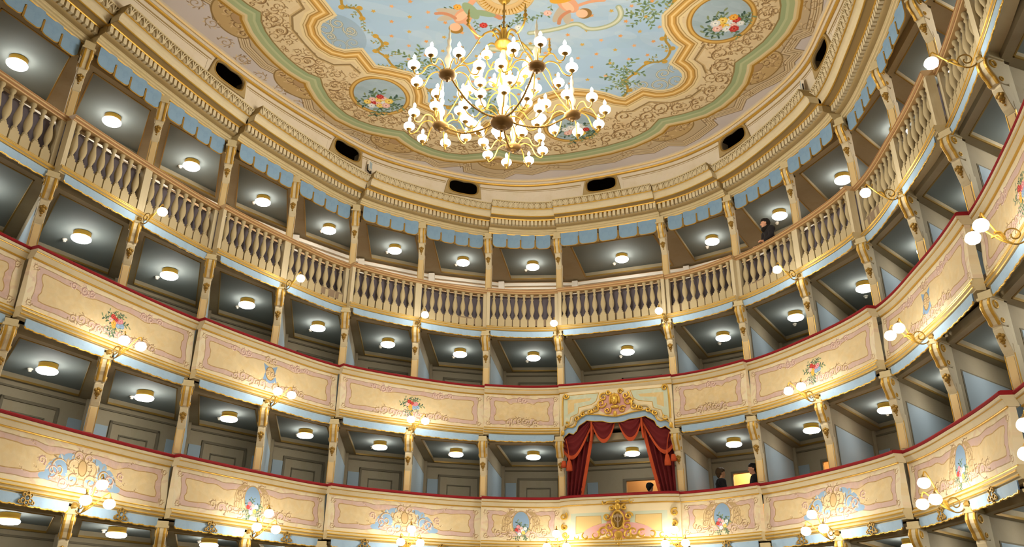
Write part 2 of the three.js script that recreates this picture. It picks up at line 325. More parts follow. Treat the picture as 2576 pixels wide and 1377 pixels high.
  for (const s of [1, -1]) {
    med(s * 4.17, 2.3, 0.63, 0.68); bouquet(x, s * 4.3, 2.5, 0.42, 13, s > 0 ? [2, 0, 2, 1, 4, 3] : [0, 1, 0, 2, 3, 1]);
    med(s * 4.17, -2.3, 0.63, 0.68); bouquet(x, s * 4.3, -2.5, 0.42, 12);
    med(0, s * 5.12, 0.66, 0.6); bouquet(x, 0.05, s * 5.3, 0.42, 13, [2, 0, 2, 3, 1]);
  }
  // sky
  poly(x, SKY); x.fillStyle = '#a2c2e2'; x.fill();
  x.save(); poly(x, SKY); x.clip();
  for (let i = 0; i < 520; i++) { x.globalAlpha = 0.08 + 0.1 * rnd(); x.fillStyle = ['#c9dbe8', '#9ab9d4', '#d8e4ec', '#92b2ce', '#b8cde0'][i % 5]; x.beginPath(); x.ellipse((rnd() - 0.5) * 9.4, (rnd() - 0.5) * 9.6, 0.15 + 0.6 * rnd(), 0.08 + 0.22 * rnd(), rnd() * 0.8, 0, 6.3); x.fill(); }
  x.globalAlpha = 1;
  // lattice corners: grey-blue panels with scroll tracery
  four(() => {
    for (const [cx, cy, w] of [[2.55, 3.78, 1], [3.85, 0.0, 0]]) {
      x.globalAlpha = 0.42; x.fillStyle = '#8fa9c2'; x.beginPath(); w ? x.ellipse(cx + 0.1, cy + 0.15, 0.85, 0.62, -0.5, 0, 6.3) : x.ellipse(cx + 0.15, cy, 0.62, 0.72, 0, 0, 6.3); x.fill(); x.globalAlpha = 1;
      for (const [dx, dy, r, s, d] of w ? [[0.35, 0.3, 0.26, 0, 1], [-0.1, 0.35, 0.24, 1, -1], [0.42, -0.2, 0.2, 2, 1], [-0.48, 0.2, 0.18, 3, -1], [0.1, -0.05, 0.2, 1.5, 1], [-0.75, 0.35, 0.16, 0, 1]] : [[0.3, 0.28, 0.26, 0, 1], [-0.05, 0.34, 0.18, 2, -1], [0.32, 0.02, 0.12, 1, 1], [-0.2, 0.05, 0.16, 1, -1]]) {
        x.strokeStyle = '#8a8a76'; x.lineWidth = 0.045; spiral(x, cx + dx, cy + dy, r, 1.5, s, d); x.strokeStyle = '#d4d8d0'; x.lineWidth = 0.02; spiral(x, cx + dx, cy + dy, r, 1.5, s, d);
      }
    }
    // golden stems with leaves
    for (const pts of [[[3.05, 2.2], [2.85, 2.5], [3.0, 2.9], [2.75, 3.3], [2.35, 3.2], [2.0, 3.5], [1.7, 3.7], [1.75, 4.1], [1.5, 4.35]], [[3.1, 1.7], [3.35, 1.4], [3.3, 1.0], [3.45, 0.75], [3.1, 0.6], [3.2, 0.3]]]) {
      x.strokeStyle = '#a98a3c'; x.lineWidth = 0.06; smooth(x, pts); x.stroke();
      for (const [a, b] of pts) { x.fillStyle = '#c39a3e'; x.beginPath(); x.arc(a, b, 0.07, 0, 6.3); x.fill(); leafSpray(x, a, b, 0.3, a * 9 + b * 5, ['#6f7f52', '#8f9160', '#b08f40'], 6, 0.2); }
    }
    for (const [a, b, r] of [[1.75, 3.35, 0.5], [1.6, 3.75, 0.45], [2.75, 1.35, 0.5], [2.6, 1.65, 0.4]]) for (let i = 0; i < 5; i++) leafSpray(x, a, b, r, i * 1.25 + a, ['#557052', '#6f8a64', '#8f9e6c'], 7, 0.2);
  });
  // little stars
  for (let i = -9; i <= 9; i++) for (let j = -9; j <= 9; j++) {
    const sx = i * 0.44 + (j % 2 ? 0.22 : 0), sy = j * 0.42, r = Math.hypot(sx, sy);
    if (r < 1.5 || Math.abs(sx) > 2.9 || Math.abs(sy) > 3.5 || (Math.abs(sx) > 1.5 && Math.abs(sy) > 3)) continue;
    x.fillStyle = ['#dd9a5a', '#c9a24e', '#e0a878'][(i + j + 30) % 3]; x.save(); x.translate(sx, sy); x.rotate(i + j); x.beginPath();
    for (let k = 0; k < 10; k++) { const a = k * 0.628, q = k % 2 ? 0.03 : 0.062; k ? x.lineTo(q * Math.cos(a), q * Math.sin(a)) : x.moveTo(q * Math.cos(a), q * Math.sin(a)); } x.closePath(); x.fill(); x.restore();
  }
  // flying children with ribbons and garlands round the rosette
  const limb = (pts, w, c) => { x.strokeStyle = c; x.lineWidth = w; x.lineCap = 'round'; x.lineJoin = 'round'; smooth(x, pts); x.stroke(); };
  const child = (cx, cy, ang, sc, cloth, hair) => {
    x.save(); x.translate(cx, cy); x.rotate(ang); x.scale(sc, sc);
    const S = '#dba486', S2 = '#c58a6c', S3 = '#ecc2a4';
    x.fillStyle = '#b9b2a4'; for (const s of [0, 1]) { x.save(); x.rotate(0.5 + s * 0.5); x.beginPath(); x.ellipse(-0.12, 0.32, 0.1, 0.32, 0.2, 0, 6.3); x.fill(); x.restore(); }
    limb([[0.1, -0.2], [0.42, -0.42], [0.72, -0.36]], 0.13, S2); limb([[-0.05, -0.2], [-0.12, -0.58], [0.06, -0.86]], 0.14, S);
    x.fillStyle = S; x.beginPath(); x.ellipse(0, 0, 0.2, 0.33, 0.15, 0, 6.3); x.fill(); x.fillStyle = S3; x.beginPath(); x.ellipse(-0.05, 0.06, 0.1, 0.2, 0.15, 0, 6.3); x.fill();
    limb([[0.14, 0.22], [0.42, 0.3], [0.62, 0.52]], 0.09, S); limb([[-0.14, 0.2], [-0.4, 0.12], [-0.58, 0.3]], 0.09, S2);
    x.fillStyle = cloth; x.beginPath(); x.ellipse(0.05, -0.2, 0.3, 0.14, 0.5, 0, 6.3); x.fill(); x.beginPath(); x.ellipse(0.32, -0.28, 0.3, 0.09, -0.3, 0, 6.3); x.fill();
    x.fillStyle = hair; x.beginPath(); x.arc(0.04, 0.5, 0.17, 0, 6.3); x.fill(); x.fillStyle = S3; x.beginPath(); x.ellipse(0.0, 0.46, 0.13, 0.14, 0, 0, 6.3); x.fill();
    x.restore();
  };
  const ribbon = (pts, w) => { for (const [c, k] of [['#97a68e', 1], ['#b9c4ac', 0.7], ['#d4dac8', 0.3]]) limb(pts, w * k, c); };
  ribbon([[-0.9, 1.55], [-0.45, 1.75], [-0.1, 1.75], [0.1, 1.9]], 0.2); ribbon([[0.1, 1.35], [0.7, 1.45], [1.2, 1.35], [1.35, 1.7], [1.9, 1.72], [2.2, 1.45], [2.15, 1.2]], 0.13);
  ribbon([[0.9, -1.55], [0.4, -1.75], [-0.4, -1.7], [-1.2, -1.5]], 0.18);
  for (let i = 0; i < 26; i++) { const a = 0.2 + i * 0.24; leafSpray(x, 1.05 * Math.cos(a), 1.05 * Math.sin(a), 0.34, a * 3.1, ['#5f7a58', '#7d9070', '#4c6450'], 6, 0.2); if (i % 3 === 0) flower(x, 1.1 * Math.cos(a), 1.1 * Math.sin(a), 0.09, ...BLOOM[(i / 3) % 6 | 0]); }
  child(-1.05, 0.35, 0.9, 0.95, '#8ea88a', '#a07a34'); child(1.15, 0.75, -0.5, 0.95, '#d9a53a', '#8a6a3a'); child(0.9, -1.2, 2.6, 0.95, '#c88a7a', '#8a6a3a'); child(-1.1, -0.95, -2.2, 0.95, '#7f9ac0', '#a07a34');
  x.restore();
  // gilt frame round the sky
  poly(x, SKY); x.lineJoin = 'miter'; for (const [c, w] of [['#e0d0a4', 0.44], ['#957d4c', 0.31], ['#dcc594', 0.28], ['#a57f3e', 0.2], ['#c99e52', 0.14], ['#e8cc8e', 0.05]]) { x.strokeStyle = c; x.lineWidth = w; x.stroke(); }
  x.restore();
});
const ceilingMat = new THREE.MeshStandardMaterial({ map: texOf(ceilingCanvas), roughness: 0.9 });

// ------------------------------------------------------------------ painted parapet panels
function parapetCanvas(kind, wM, hM, seed) {
  reseed(seed);
  const Wp = wM > 3 ? 2048 : 1024, Hp = 448;
  return canvas(Wp, Hp, (x) => {
    const s = Wp / wM; x.save(); x.scale(s, Hp / hM);
    x.fillStyle = '#dfd5ba'; x.fillRect(0, 0, wM, hM);
    x.globalAlpha = 0.16; for (let i = 0; i < 260; i++) { x.fillStyle = ['#efe0bc', '#d3ba86', '#e9d9b8', '#d9c69c'][i % 4]; x.beginPath(); x.ellipse(rnd() * wM, rnd() * hM, 0.04 + 0.2 * rnd(), 0.03 + 0.08 * rnd(), rnd() * 3, 0, 6.3); x.fill(); } x.globalAlpha = 1;
    const cx = wM / 2, cy = hM / 2, long = wM > 3;
    const frame = (e, wob) => {                            // wavy rocaille rectangle, inset e
      const x0 = 0.16 + e, x1 = wM - 0.16 - e, y0 = 0.1 + e * 0.85, y1 = hM - 0.09 - e * 0.85, p = []; const n = 40;
      const bump = (t, c, s) => Math.exp(-(((t - c) / s) ** 2));
      const side = (ax, ay, bx, by, sg) => { const hz = ay === by; for (let i = 0; i < n; i++) { const t = i / n, w = wob * sg * (hz ? 2.1 * (bump(t, 0.3, 0.05) + bump(t, 0.7, 0.05)) + 0.9 * bump(t, 0.5, 0.12) - 0.7 * bump(t, 0.03, 0.03) - 0.7 * bump(t, 0.97, 0.03) + 0.25 * Math.sin(t * 53) : 0.9 * bump(t, 0.5, 0.2) - 0.8 * bump(t, 0.12, 0.1) - 0.8 * bump(t, 0.88, 0.1) + 0.2 * Math.sin(t * 23)); p.push([lerp(ax, bx, t) + (hz ? 0 : w), lerp(ay, by, t) + (hz ? w : 0)]); } };
      side(x0, y0, x1, y0, 1); side(x1, y0, x1, y1, -1); side(x1, y1, x0, y1, -1); side(x0, y1, x0, y0, 1); return p;
    };
    x.lineJoin = 'round';
    poly(x, frame(0, 0.018)); x.fillStyle = '#cbb0a9'; x.fill(); x.strokeStyle = '#a8906a'; x.lineWidth = 0.016; x.stroke();
    x.globalAlpha = 0.2; for (let i = 0; i < 120; i++) { x.fillStyle = i % 2 ? '#e6c8b8' : '#c79c90'; x.beginPath(); x.ellipse(rnd() * wM, rnd() * hM, 0.09, 0.03, rnd() * 3, 0, 6.3); x.fill(); } x.globalAlpha = 1;
    x.save(); x.beginPath(); x.rect(0, 0, wM, hM); poly(x, frame(0, 0.018)); x.restore();
    poly(x, frame(0.13, 0.035)); x.fillStyle = '#d6c49c'; x.fill(); x.strokeStyle = '#b08f5c'; x.lineWidth = 0.018; x.stroke();
    x.globalAlpha = 0.14; for (let i = 0; i < 160; i++) { x.fillStyle = i % 2 ? '#ead6aa' : '#d3b67e'; x.beginPath(); x.ellipse(0.4 + rnd() * (wM - 0.8), 0.25 + rnd() * (hM - 0.5), 0.12, 0.04, rnd() * 3, 0, 6.3); x.fill(); } x.globalAlpha = 1;
    const T = ['#8c7252', '#bfa27c', '#e8d8b8'], TP = ['#a07e76', '#caa89c', '#ecd8ca'];
    for (const [fx, fy] of [[0.12, 0.13], [wM - 0.12, 0.13], [0.12, hM - 0.12], [wM - 0.12, hM - 0.12]]) acanthus(x, fx, fy, 0.07, fx, fx < 1 ? 1 : -1, T, 0.016);
    const run = (px, py, r, st, d, t = T) => acanthus(x, px, py, r * 1.25, st, d, t, 0.024);
    if (kind === 'bouquet' || kind === 'shield' || kind === 'simple') {
      for (const sgn of [-1, 1]) {
        const q = long ? wM * 0.19 : 0.16;
        for (const [dx, dy, r] of long ? [[q, hM - 0.2, 0.1], [q + 0.2, hM - 0.16, 0.08], [q - 0.22, hM - 0.17, 0.09], [q - 0.42, hM - 0.14, 0.06], [q + 0.3, 0.15, 0.06], [q + 0.05, 0.17, 0.08], [q - 0.12, 0.16, 0.06]] : [[q, hM - 0.17, 0.1], [q + 0.2, hM - 0.15, 0.07], [0.05, 0.16, 0.07], [0.06, hM - 0.2, 0.08]]) run(cx + sgn * dx, dy, r, dx * 3, sgn, dy < 0.3 ? TP : T);
      }
      if (kind === 'bouquet') { for (const s of [-1, 1]) { run(cx + s * 0.18, hM - 0.18, 0.09, 1, s, TP); run(cx + s * 0.36, hM - 0.16, 0.07, 2, -s, TP); } bouquet(x, cx, cy + 0.06, 0.23, 9, [5, 4, 3, 6, 1]); }
      if (kind === 'shield') {
        x.fillStyle = '#7f9fc4'; poly(x, [[cx - 0.2, cy - 0.2], [cx - 0.06, cy - 0.14], [cx + 0.06, cy - 0.14], [cx + 0.2, cy - 0.2], [cx + 0.14, cy], [cx + 0.2, cy + 0.2], [cx, cy + 0.26], [cx - 0.2, cy + 0.2], [cx - 0.14, cy]]); x.fill();
        x.fillStyle = '#cdb07c'; x.beginPath(); x.ellipse(cx, cy + 0.02, 0.12, 0.16, 0, 0, 6.3); x.fill(); x.strokeStyle = '#8f7444'; x.lineWidth = 0.02; x.stroke(); for (const s of [-1, 1]) { run(cx + s * 0.07, cy + 0.02, 0.06, 0, s); run(cx + s * 0.2, hM - 0.16, 0.1, 1, s); run(cx + s * 0.1, 0.16, 0.07, 1, s); }
      }
    } else if (kind === 'scroll') {
      for (const s of [-1, 1]) {
        x.fillStyle = '#8fafd0';
        for (const [dx, dy, rx, ry, a] of [[0.42, 0.0, 0.1, 0.2, 0.3], [0.62, 0.1, 0.12, 0.22, -0.5], [0.3, -0.18, 0.12, 0.06, 0.2], [0.78, 0.24, 0.1, 0.06, 0], [0.2, 0.2, 0.12, 0.04, 0.1]]) { x.beginPath(); x.ellipse(cx + s * dx, cy + dy, rx, ry, s * a, 0, 6.3); x.fill(); }
        run(cx + s * 0.5, cy + 0.06, 0.16, 0, s); run(cx + s * 0.62, cy + 0.12, 0.1, 2, s, TP); run(cx + s * 0.16, cy - 0.05, 0.13, 1, -s); run(cx + s * 0.2, cy + 0.2, 0.12, 2.5, s); run(cx + s * 0.12, cy - 0.22, 0.1, 1, s); run(cx + s * 0.36, cy + 0.3, 0.1, 0, -s, TP); run(cx + s * 0.85, cy - 0.02, 0.07, 1, s, TP);
        for (const [dx, dy] of [[0.95, 0.18], [1.25, 0.24], [1.1, -0.24]]) leafSpray(x, cx + s * dx * 0.9, cy + dy, 0.16, s > 0 ? -0.6 : 3.7, T, 5);
      }
      x.fillStyle = '#c9ac7c'; x.beginPath(); x.ellipse(cx, cy - 0.02, 0.09, 0.14, 0, 0, 6.3); x.fill(); x.strokeStyle = '#8f7444'; x.lineWidth = 0.018; x.stroke();
    } else if (kind === 'oval') {
      for (const s of [-1, 1]) {
        for (const [dx, dy, r] of [[0.34, -0.1, 0.1], [0.42, 0.14, 0.12], [0.3, 0.3, 0.08], [0.58, 0.22, 0.08], [0.24, -0.28, 0.09]]) run(cx + s * dx, cy + dy, r, dx * 7, s);
        if (long) for (const [dx, dy, r] of [[0.8, 0.25, 0.12], [1.02, 0.2, 0.08]]) run(cx + s * dx, cy + dy, r, 1, s);
        x.strokeStyle = '#b79c70'; x.lineWidth = 0.02; for (let k = 0; k < 5; k++) { x.beginPath(); x.moveTo(cx + s * (0.12 + k * 0.03), 0.1); x.quadraticCurveTo(cx + s * (0.38 + k * 0.04), 0.2, cx + s * (0.27 + k * 0.045), cy + 0.18); x.stroke(); }
      }
      x.fillStyle = '#86a4c4'; x.beginPath(); x.ellipse(cx, cy - 0.02, 0.22, 0.3, 0, 0, 6.3); x.fill(); x.strokeStyle = '#b3986a'; x.lineWidth = 0.025; x.stroke();
      bouquet(x, cx, cy + 0.16, 0.2, 8, [2, 5, 1, 0, 3, 2]);
    } else if (kind === 'royal') {
      x.fillStyle = '#e8d9b4'; x.fillRect(0, 0, wM, hM);
      for (const s of [-1, 1]) {
        const X = (d) => cx + s * d;
        poly(x, [[X(1.22), 0.2], [X(0.2), 0.2], [X(0.22), 0.42], [X(0.36), 0.58], [X(0.6), 0.62], [X(0.8), hM - 0.2], [X(1.22), hM - 0.16]]); x.fillStyle = '#c9d2bc'; x.fill();
        poly(x, [[X(1.08), 0.28], [X(0.44), 0.28], [X(0.42), 0.46], [X(0.66), 0.54], [X(0.84), 0.66], [X(1.08), 0.7]]); x.fillStyle = '#e2c485'; x.fill(); x.strokeStyle = '#b9975a'; x.lineWidth = 0.012; x.stroke();
        x.fillStyle = '#dfa9a4'; x.beginPath(); x.ellipse(X(0.5), hM - 0.2, 0.42, 0.14, s * 0.25, 0, 6.3); x.fill();
      }
      x.fillStyle = '#d99e9c'; x.beginPath(); x.ellipse(cx, cy + 0.1, 0.3, 0.36, 0, 0, 6.3); x.fill();
    }
    x.restore();
  });
}
const panelMats = new Map();
function panelMat(kind, wM, hM) {
  const key = kind + (wM > 3.5 ? 'L' : 'S');
  if (!panelMats.has(key)) panelMats.set(key, new THREE.MeshStandardMaterial({ map: texOf(parapetCanvas(kind, wM, hM, 40 + panelMats.size)), roughness: 0.8 }));
  return panelMats.get(key);
}

// ------------------------------------------------------------------ shell of the hall
const ovals = [[8.5, 'in the centre'], [6.5, 'first left of centre'], [4.5, 'second left of centre'], [2.52, 'third left of centre'], [0.5, 'fourth left of centre'], [10.5, 'first right of centre'], [12.5, 'second right of centre'], [14.5, 'third right of centre']];
const coveRuns = (() => { const c = ovals.map((o) => o[0]).sort((a, b) => a - b), r = []; let a = 0; for (const u of c) { const g = (u === 8.5 ? 0.19 : 0.285); r.push([a, u - g]); a = u + g; } r.push([a, 17]); return r; })();      // the cove is open at the ovals
{
  const Y = CAM_Y, top = Y + CEIL;
  struct('floor', box(26, 0.2, 32, 0, -0.1, -10), M.wood, 'dark wooden floor of the stalls below the boxes', 'floor');
  struct('wall_stage', box(17.4, top + 2.7, 0.3, 0, (top + 2.7) / 2, 4.15), M.taupe, 'plain wall at the stage end of the hall', 'wall');
  for (const [s, side] of [[-1, 'left'], [1, 'right']]) struct('wall_' + side, box(0.4, top + 2.7, 11.25, s * 8.4, (top + 2.7) / 2, -1.5), M.cream, 'cream side wall between the boxes and the stage, ' + side + ' side', 'wall');
  struct('wall_outer', (() => {
    const pts = []; const o = [];
    for (let b = 0; b <= 17; b++) { const d = outDir(b); pts.push([C[b][0] + d[0] * (DEPTH + 2.0), C[b][1] + d[1] * (DEPTH + 2.0)]); o.push([C[b][0] + d[0] * (DEPTH + 2.2), C[b][1] + d[1] * (DEPTH + 2.2)]); }
    const all = []; for (let b = 0; b < 17; b++) all.push(prism([pts[b], pts[b + 1], o[b + 1], o[b]], -CAM_Y, CEIL + 2.7)); return merge(all);
  })(), M.taupe, 'outer wall of the corridor behind the boxes', 'wall');
  // ceiling
  const pts = []; for (let i = 0; i <= 170; i++) { const p = plan(i / 10); pts.push(new THREE.Vector2(p.x + p.nx * 0.86, p.z + p.nz * 0.86)); }
  pts.push(new THREE.Vector2(8.2, -7.4), new THREE.Vector2(8.2, 4.2), new THREE.Vector2(-8.2, 4.2), new THREE.Vector2(-8.2, -7.4));
  const g = new THREE.ShapeGeometry(new THREE.Shape(pts)); const P = g.attributes.position, uv = g.attributes.uv, N = g.attributes.normal;
  for (let i = 0; i < P.count; i++) { const x = P.getX(i), z = P.getY(i); P.setXYZ(i, x, top, z); N.setXYZ(i, 0, -1, 0); uv.setXY(i, (x + CEX) / (2 * CEX), 1 - (z - CEZ0) / (CEZ1 - CEZ0)); }
  const cl = struct('ceiling', g, ceilingMat, 'painted ceiling with blue sky, gilt frame and flower medallions', 'ceiling');
  part(cl, 'roof_slab', box(30, 0.2, 34, 0, top + 2.7, -10), M.wood, 'timber roof above the attic');
  for (const [a, b] of coveRuns) {
    const n = Math.max(6, Math.round((b - a) * 14));
    part(cl, 'cove', sweep([[0.60, 11.72], [0.62, 11.95], [0.655, 12.15], [0.69, 12.28], [0.72, 12.34], [0.74, 12.36], [0.3, 12.36], [0.3, 11.72]], a, b, () => 0, { n }), M.cove, 'cream cove above the cornice');
    part(cl, 'cove_line', sweep([[0.655, 12.20], [0.685, 12.205], [0.69, 12.225], [0.66, 12.225]], a, b, () => 0, { n }), M.fascia);
    part(cl, 'cove_line', sweep([[0.63, 12.165], [0.668, 12.167], [0.668, 12.175], [0.63, 12.175]], a, b, () => 0, { n }), M.fascia);
  }
  part(cl, 'cove_top', sweep([[0.69, 12.35], [0.74, 12.35], [0.78, 12.36], [0.78, 12.40], [0.83, 12.43], [0.92, 12.452], [0.92, 12.60], [0.69, 12.60]], 0, 17, () => 0, { n: 200 }), M.cove);
  part(cl, 'bead_moulding', sweep([[0.705, 12.315], [0.735, 12.30], [0.765, 12.315], [0.775, 12.345], [0.72, 12.345]], 0, 17, () => 0, { n: 200 }), M.gold, 'gilt bead line');
  part(cl, 'bead_moulding', sweep([[0.80, 12.41], [0.84, 12.40], [0.86, 12.425], [0.86, 12.46], [0.80, 12.46]], 0, 17, () => 0, { n: 200 }), M.ochre, 'ochre bead line');
}
// oval openings in the cove
for (const [u, where] of ovals) {
  const p = plan(u), o = thing('oval_window', 'dark oval opening in the cove under the ceiling, ' + where, 'opening', 'oval openings round the cove');
  o.position.copy(at(u, 0.66, 12.13)); o.rotation.y = Math.atan2(p.nx, p.nz); o.rotation.order = 'YXZ'; o.rotation.x = 0.16;
  const shape = (w, h, k) => { const s = new THREE.Shape(), n = 40; for (let i = 0; i < n; i++) { const a = i / n * 6.2832, c = Math.cos(a), q = Math.sin(a), e = 0.62; let px = w * Math.sign(c) * Math.abs(c) ** e, py = h * Math.sign(q) * Math.abs(q) ** e; if (q > 0) py += k * (1 - Math.min(1, Math.abs(px) / (w * 0.5))) * -0.14 * h; i ? s.lineTo(px, py) : s.moveTo(px, py); } s.closePath(); return s; };
  const fr = new THREE.Shape(); const W = 0.55, Hh = 0.26; fr.moveTo(-W, -Hh); fr.lineTo(W, -Hh); fr.lineTo(W - 0.05, 0.02); fr.quadraticCurveTo(W - 0.08, Hh * 0.9, W * 0.55, Hh + 0.02); fr.quadraticCurveTo(0, Hh + 0.1, -W * 0.55, Hh + 0.02); fr.quadraticCurveTo(-W + 0.08, Hh * 0.9, -W + 0.05, 0.02); fr.closePath();
  fr.holes.push(shape(0.43, 0.2, 1));
  part(o, 'surround', new THREE.ExtrudeGeometry(fr, { depth: 0.05, bevelEnabled: true, bevelSize: 0.012, bevelThickness: 0.012, bevelSegments: 1, curveSegments: 8 }), M.fascia, 'moulded ochre surround');
  const pl = new THREE.Shape(); pl.moveTo(-0.64, -0.44); pl.lineTo(0.64, -0.44); pl.lineTo(0.64, 0.25); pl.lineTo(-0.64, 0.25); pl.closePath(); pl.holes.push(shape(0.45, 0.22, 1)); part(o, 'wall_panel', new THREE.ExtrudeGeometry(pl, { depth: 0.05, bevelEnabled: false, curveSegments: 8 }).translate(0, 0, -0.04), M.cove, 'pierced cove panel open to the attic');
  const rim = shape(0.44, 0.21, 1).getPoints(10).map((q) => V3(q.x, q.y, 0.06)); part(o, 'gilt_rim', new THREE.TubeGeometry(new THREE.CatmullRomCurve3(rim, true), 60, 0.018, 5, true), M.goldDeep);
}
for (const [u, where] of [[4.93, 'left of the chandelier'], [11.93, 'right of the chandelier']]) {
  const p = plan(u), f = thing('floodlight', 'small white unlit floodlight on the cornice, ' + where, 'floodlight', 'cornice floodlights'); f.position.copy(at(u, 0.72, 11.785)); f.rotation.y = Math.atan2(p.nx, p.nz) + (u < 8 ? 0.5 : -0.5);
  part(f, 'housing', box(0.16, 0.24, 0.07, 0, 0.2, 0), M.white); part(f, 'lens', box(0.13, 0.2, 0.01, 0, 0.2, 0.038), M.greyBlue); part(f, 'bracket', merge([box(0.012, 0.2, 0.03, -0.09, 0.1, 0), box(0.012, 0.2, 0.03, 0.09, 0.1, 0), box(0.19, 0.012, 0.05, 0, 0.006, 0)]), M.dark);
}
// entablature, section by section, with dentils and a band of shells
const dentilGeo = box(0.076, 0.15, 0.09), shellGeo = (() => {
  const list = []; const dome = new THREE.SphereGeometry(0.074, 10, 5, 0, Math.PI * 2, 0, Math.PI / 2); dome.rotateX(Math.PI / 2); dome.scale(1, 1.15, 0.55); list.push(dome);
  for (let i = -1; i <= 1; i++) { const r = new THREE.CylinderGeometry(0.012, 0.018, 0.15, 5); r.rotateZ(i * 0.5); r.translate(-i * 0.035, 0.02, 0.048); list.push(r); }
  const t = new THREE.TorusGeometry(0.076, 0.012, 4, 14); list.push(t); return merge(list);
})();
for (const sec of SECTIONS) {
  const [u0, u1] = sec, off = stepOf(sec, 0.15), nm = secName(sec);
  const e = thing('entablature', 'cream and gold cornice with dentils and shells, ' + nm, 'cornice', 'sections of the top cornice', 'structure');
  part(e, 'frieze', sweep([[-0.3, 11.06], [0.03, 11.06], [0.03, 11.10], [0.055, 11.11], [0.055, 11.15], [0.09, 11.16], [0.09, 11.195], [0.12, 11.21], [-0.3, 11.21]], u0, u1, off), M.cream);
  part(e, 'gilt_line', sweep([[0.02, 11.05], [0.04, 11.045], [0.045, 11.062], [0.02, 11.064]], u0, u1, off), M.gold);
  part(e, 'fascia', sweep([[-0.3, 11.21], [0.13, 11.21], [0.2, 11.225], [0.23, 11.245], [0.235, 11.26], [0.235, 11.40], [-0.3, 11.40]], u0, u1, off), M.fascia, 'grey-brown fascia');
  part(e, 'gilt_line', sweep([[0.12, 11.40], [0.335, 11.40], [0.345, 11.415], [0.345, 11.44], [0.12, 11.44]], u0, u1, off), M.gold);
  part(e, 'soffit', sweep([[-0.3, 11.43], [0.52, 11.43], [0.52, 11.45], [-0.3, 11.45]], u0, u1, off), M.fascia);
  part(e, 'gilt_line', sweep([[0.52, 11.42], [0.545, 11.42], [0.545, 11.44], [0.52, 11.44]], u0, u1, off), M.goldBright);
  part(e, 'corona', sweep([[0.3, 11.44], [0.54, 11.44], [0.545, 11.53], [0.56, 11.545], [0.575, 11.575], [0.605, 11.595], [0.645, 11.605], [0.645, 11.615], [0.3, 11.615]], u0, u1, off), M.creamPale);
  part(e, 'gilt_line', sweep([[0.64, 11.6], [0.662, 11.602], [0.664, 11.618], [0.64, 11.62]], u0, u1, off), M.goldBright);
  part(e, 'shell_band', sweep([[0.645, 11.615], [0.66, 11.62], [0.735, 11.745], [0.765, 11.752], [0.765, 11.775], [0.3, 11.775], [0.3, 11.615]], u0, u1, off), M.fascia, 'ochre-brown band behind the shells');
  part(e, 'top_fillet', sweep([[0.75, 11.755], [0.785, 11.755], [0.785, 11.785], [0.3, 11.785], [0.3, 11.775]], u0, u1, off), M.cream);
  // walk the section by arc length
  let len = 0, last = plan(u0); for (let i = 1; i <= 60; i++) { const p = plan(lerp(u0, u1, i / 60)); len += Math.hypot(p.x - last.x, p.z - last.z); last = p; }
  const nD = Math.round(len / 0.122);
  for (let i = 0; i < nD; i++) { const u = lerp(u0, u1, (i + 0.5) / nD), p = plan(u), m = part(e, 'dentil', dentilGeo, M.creamPale); m.position.copy(at(u, 0.28, 11.325, off(u))); m.rotation.y = Math.atan2(p.nx, p.nz); }
  const nS = Math.round(len / 0.185);
  for (let i = 0; i < nS; i++) { const u = lerp(u0, u1, (i + 0.5) / nS), p = plan(u), m = part(e, 'shell', shellGeo, M.creamPale); m.position.copy(at(u, 0.705, 11.685, off(u))); m.rotation.order = 'YXZ'; m.rotation.y = Math.atan2(p.nx, p.nz); m.rotation.x = 0.53; }
}

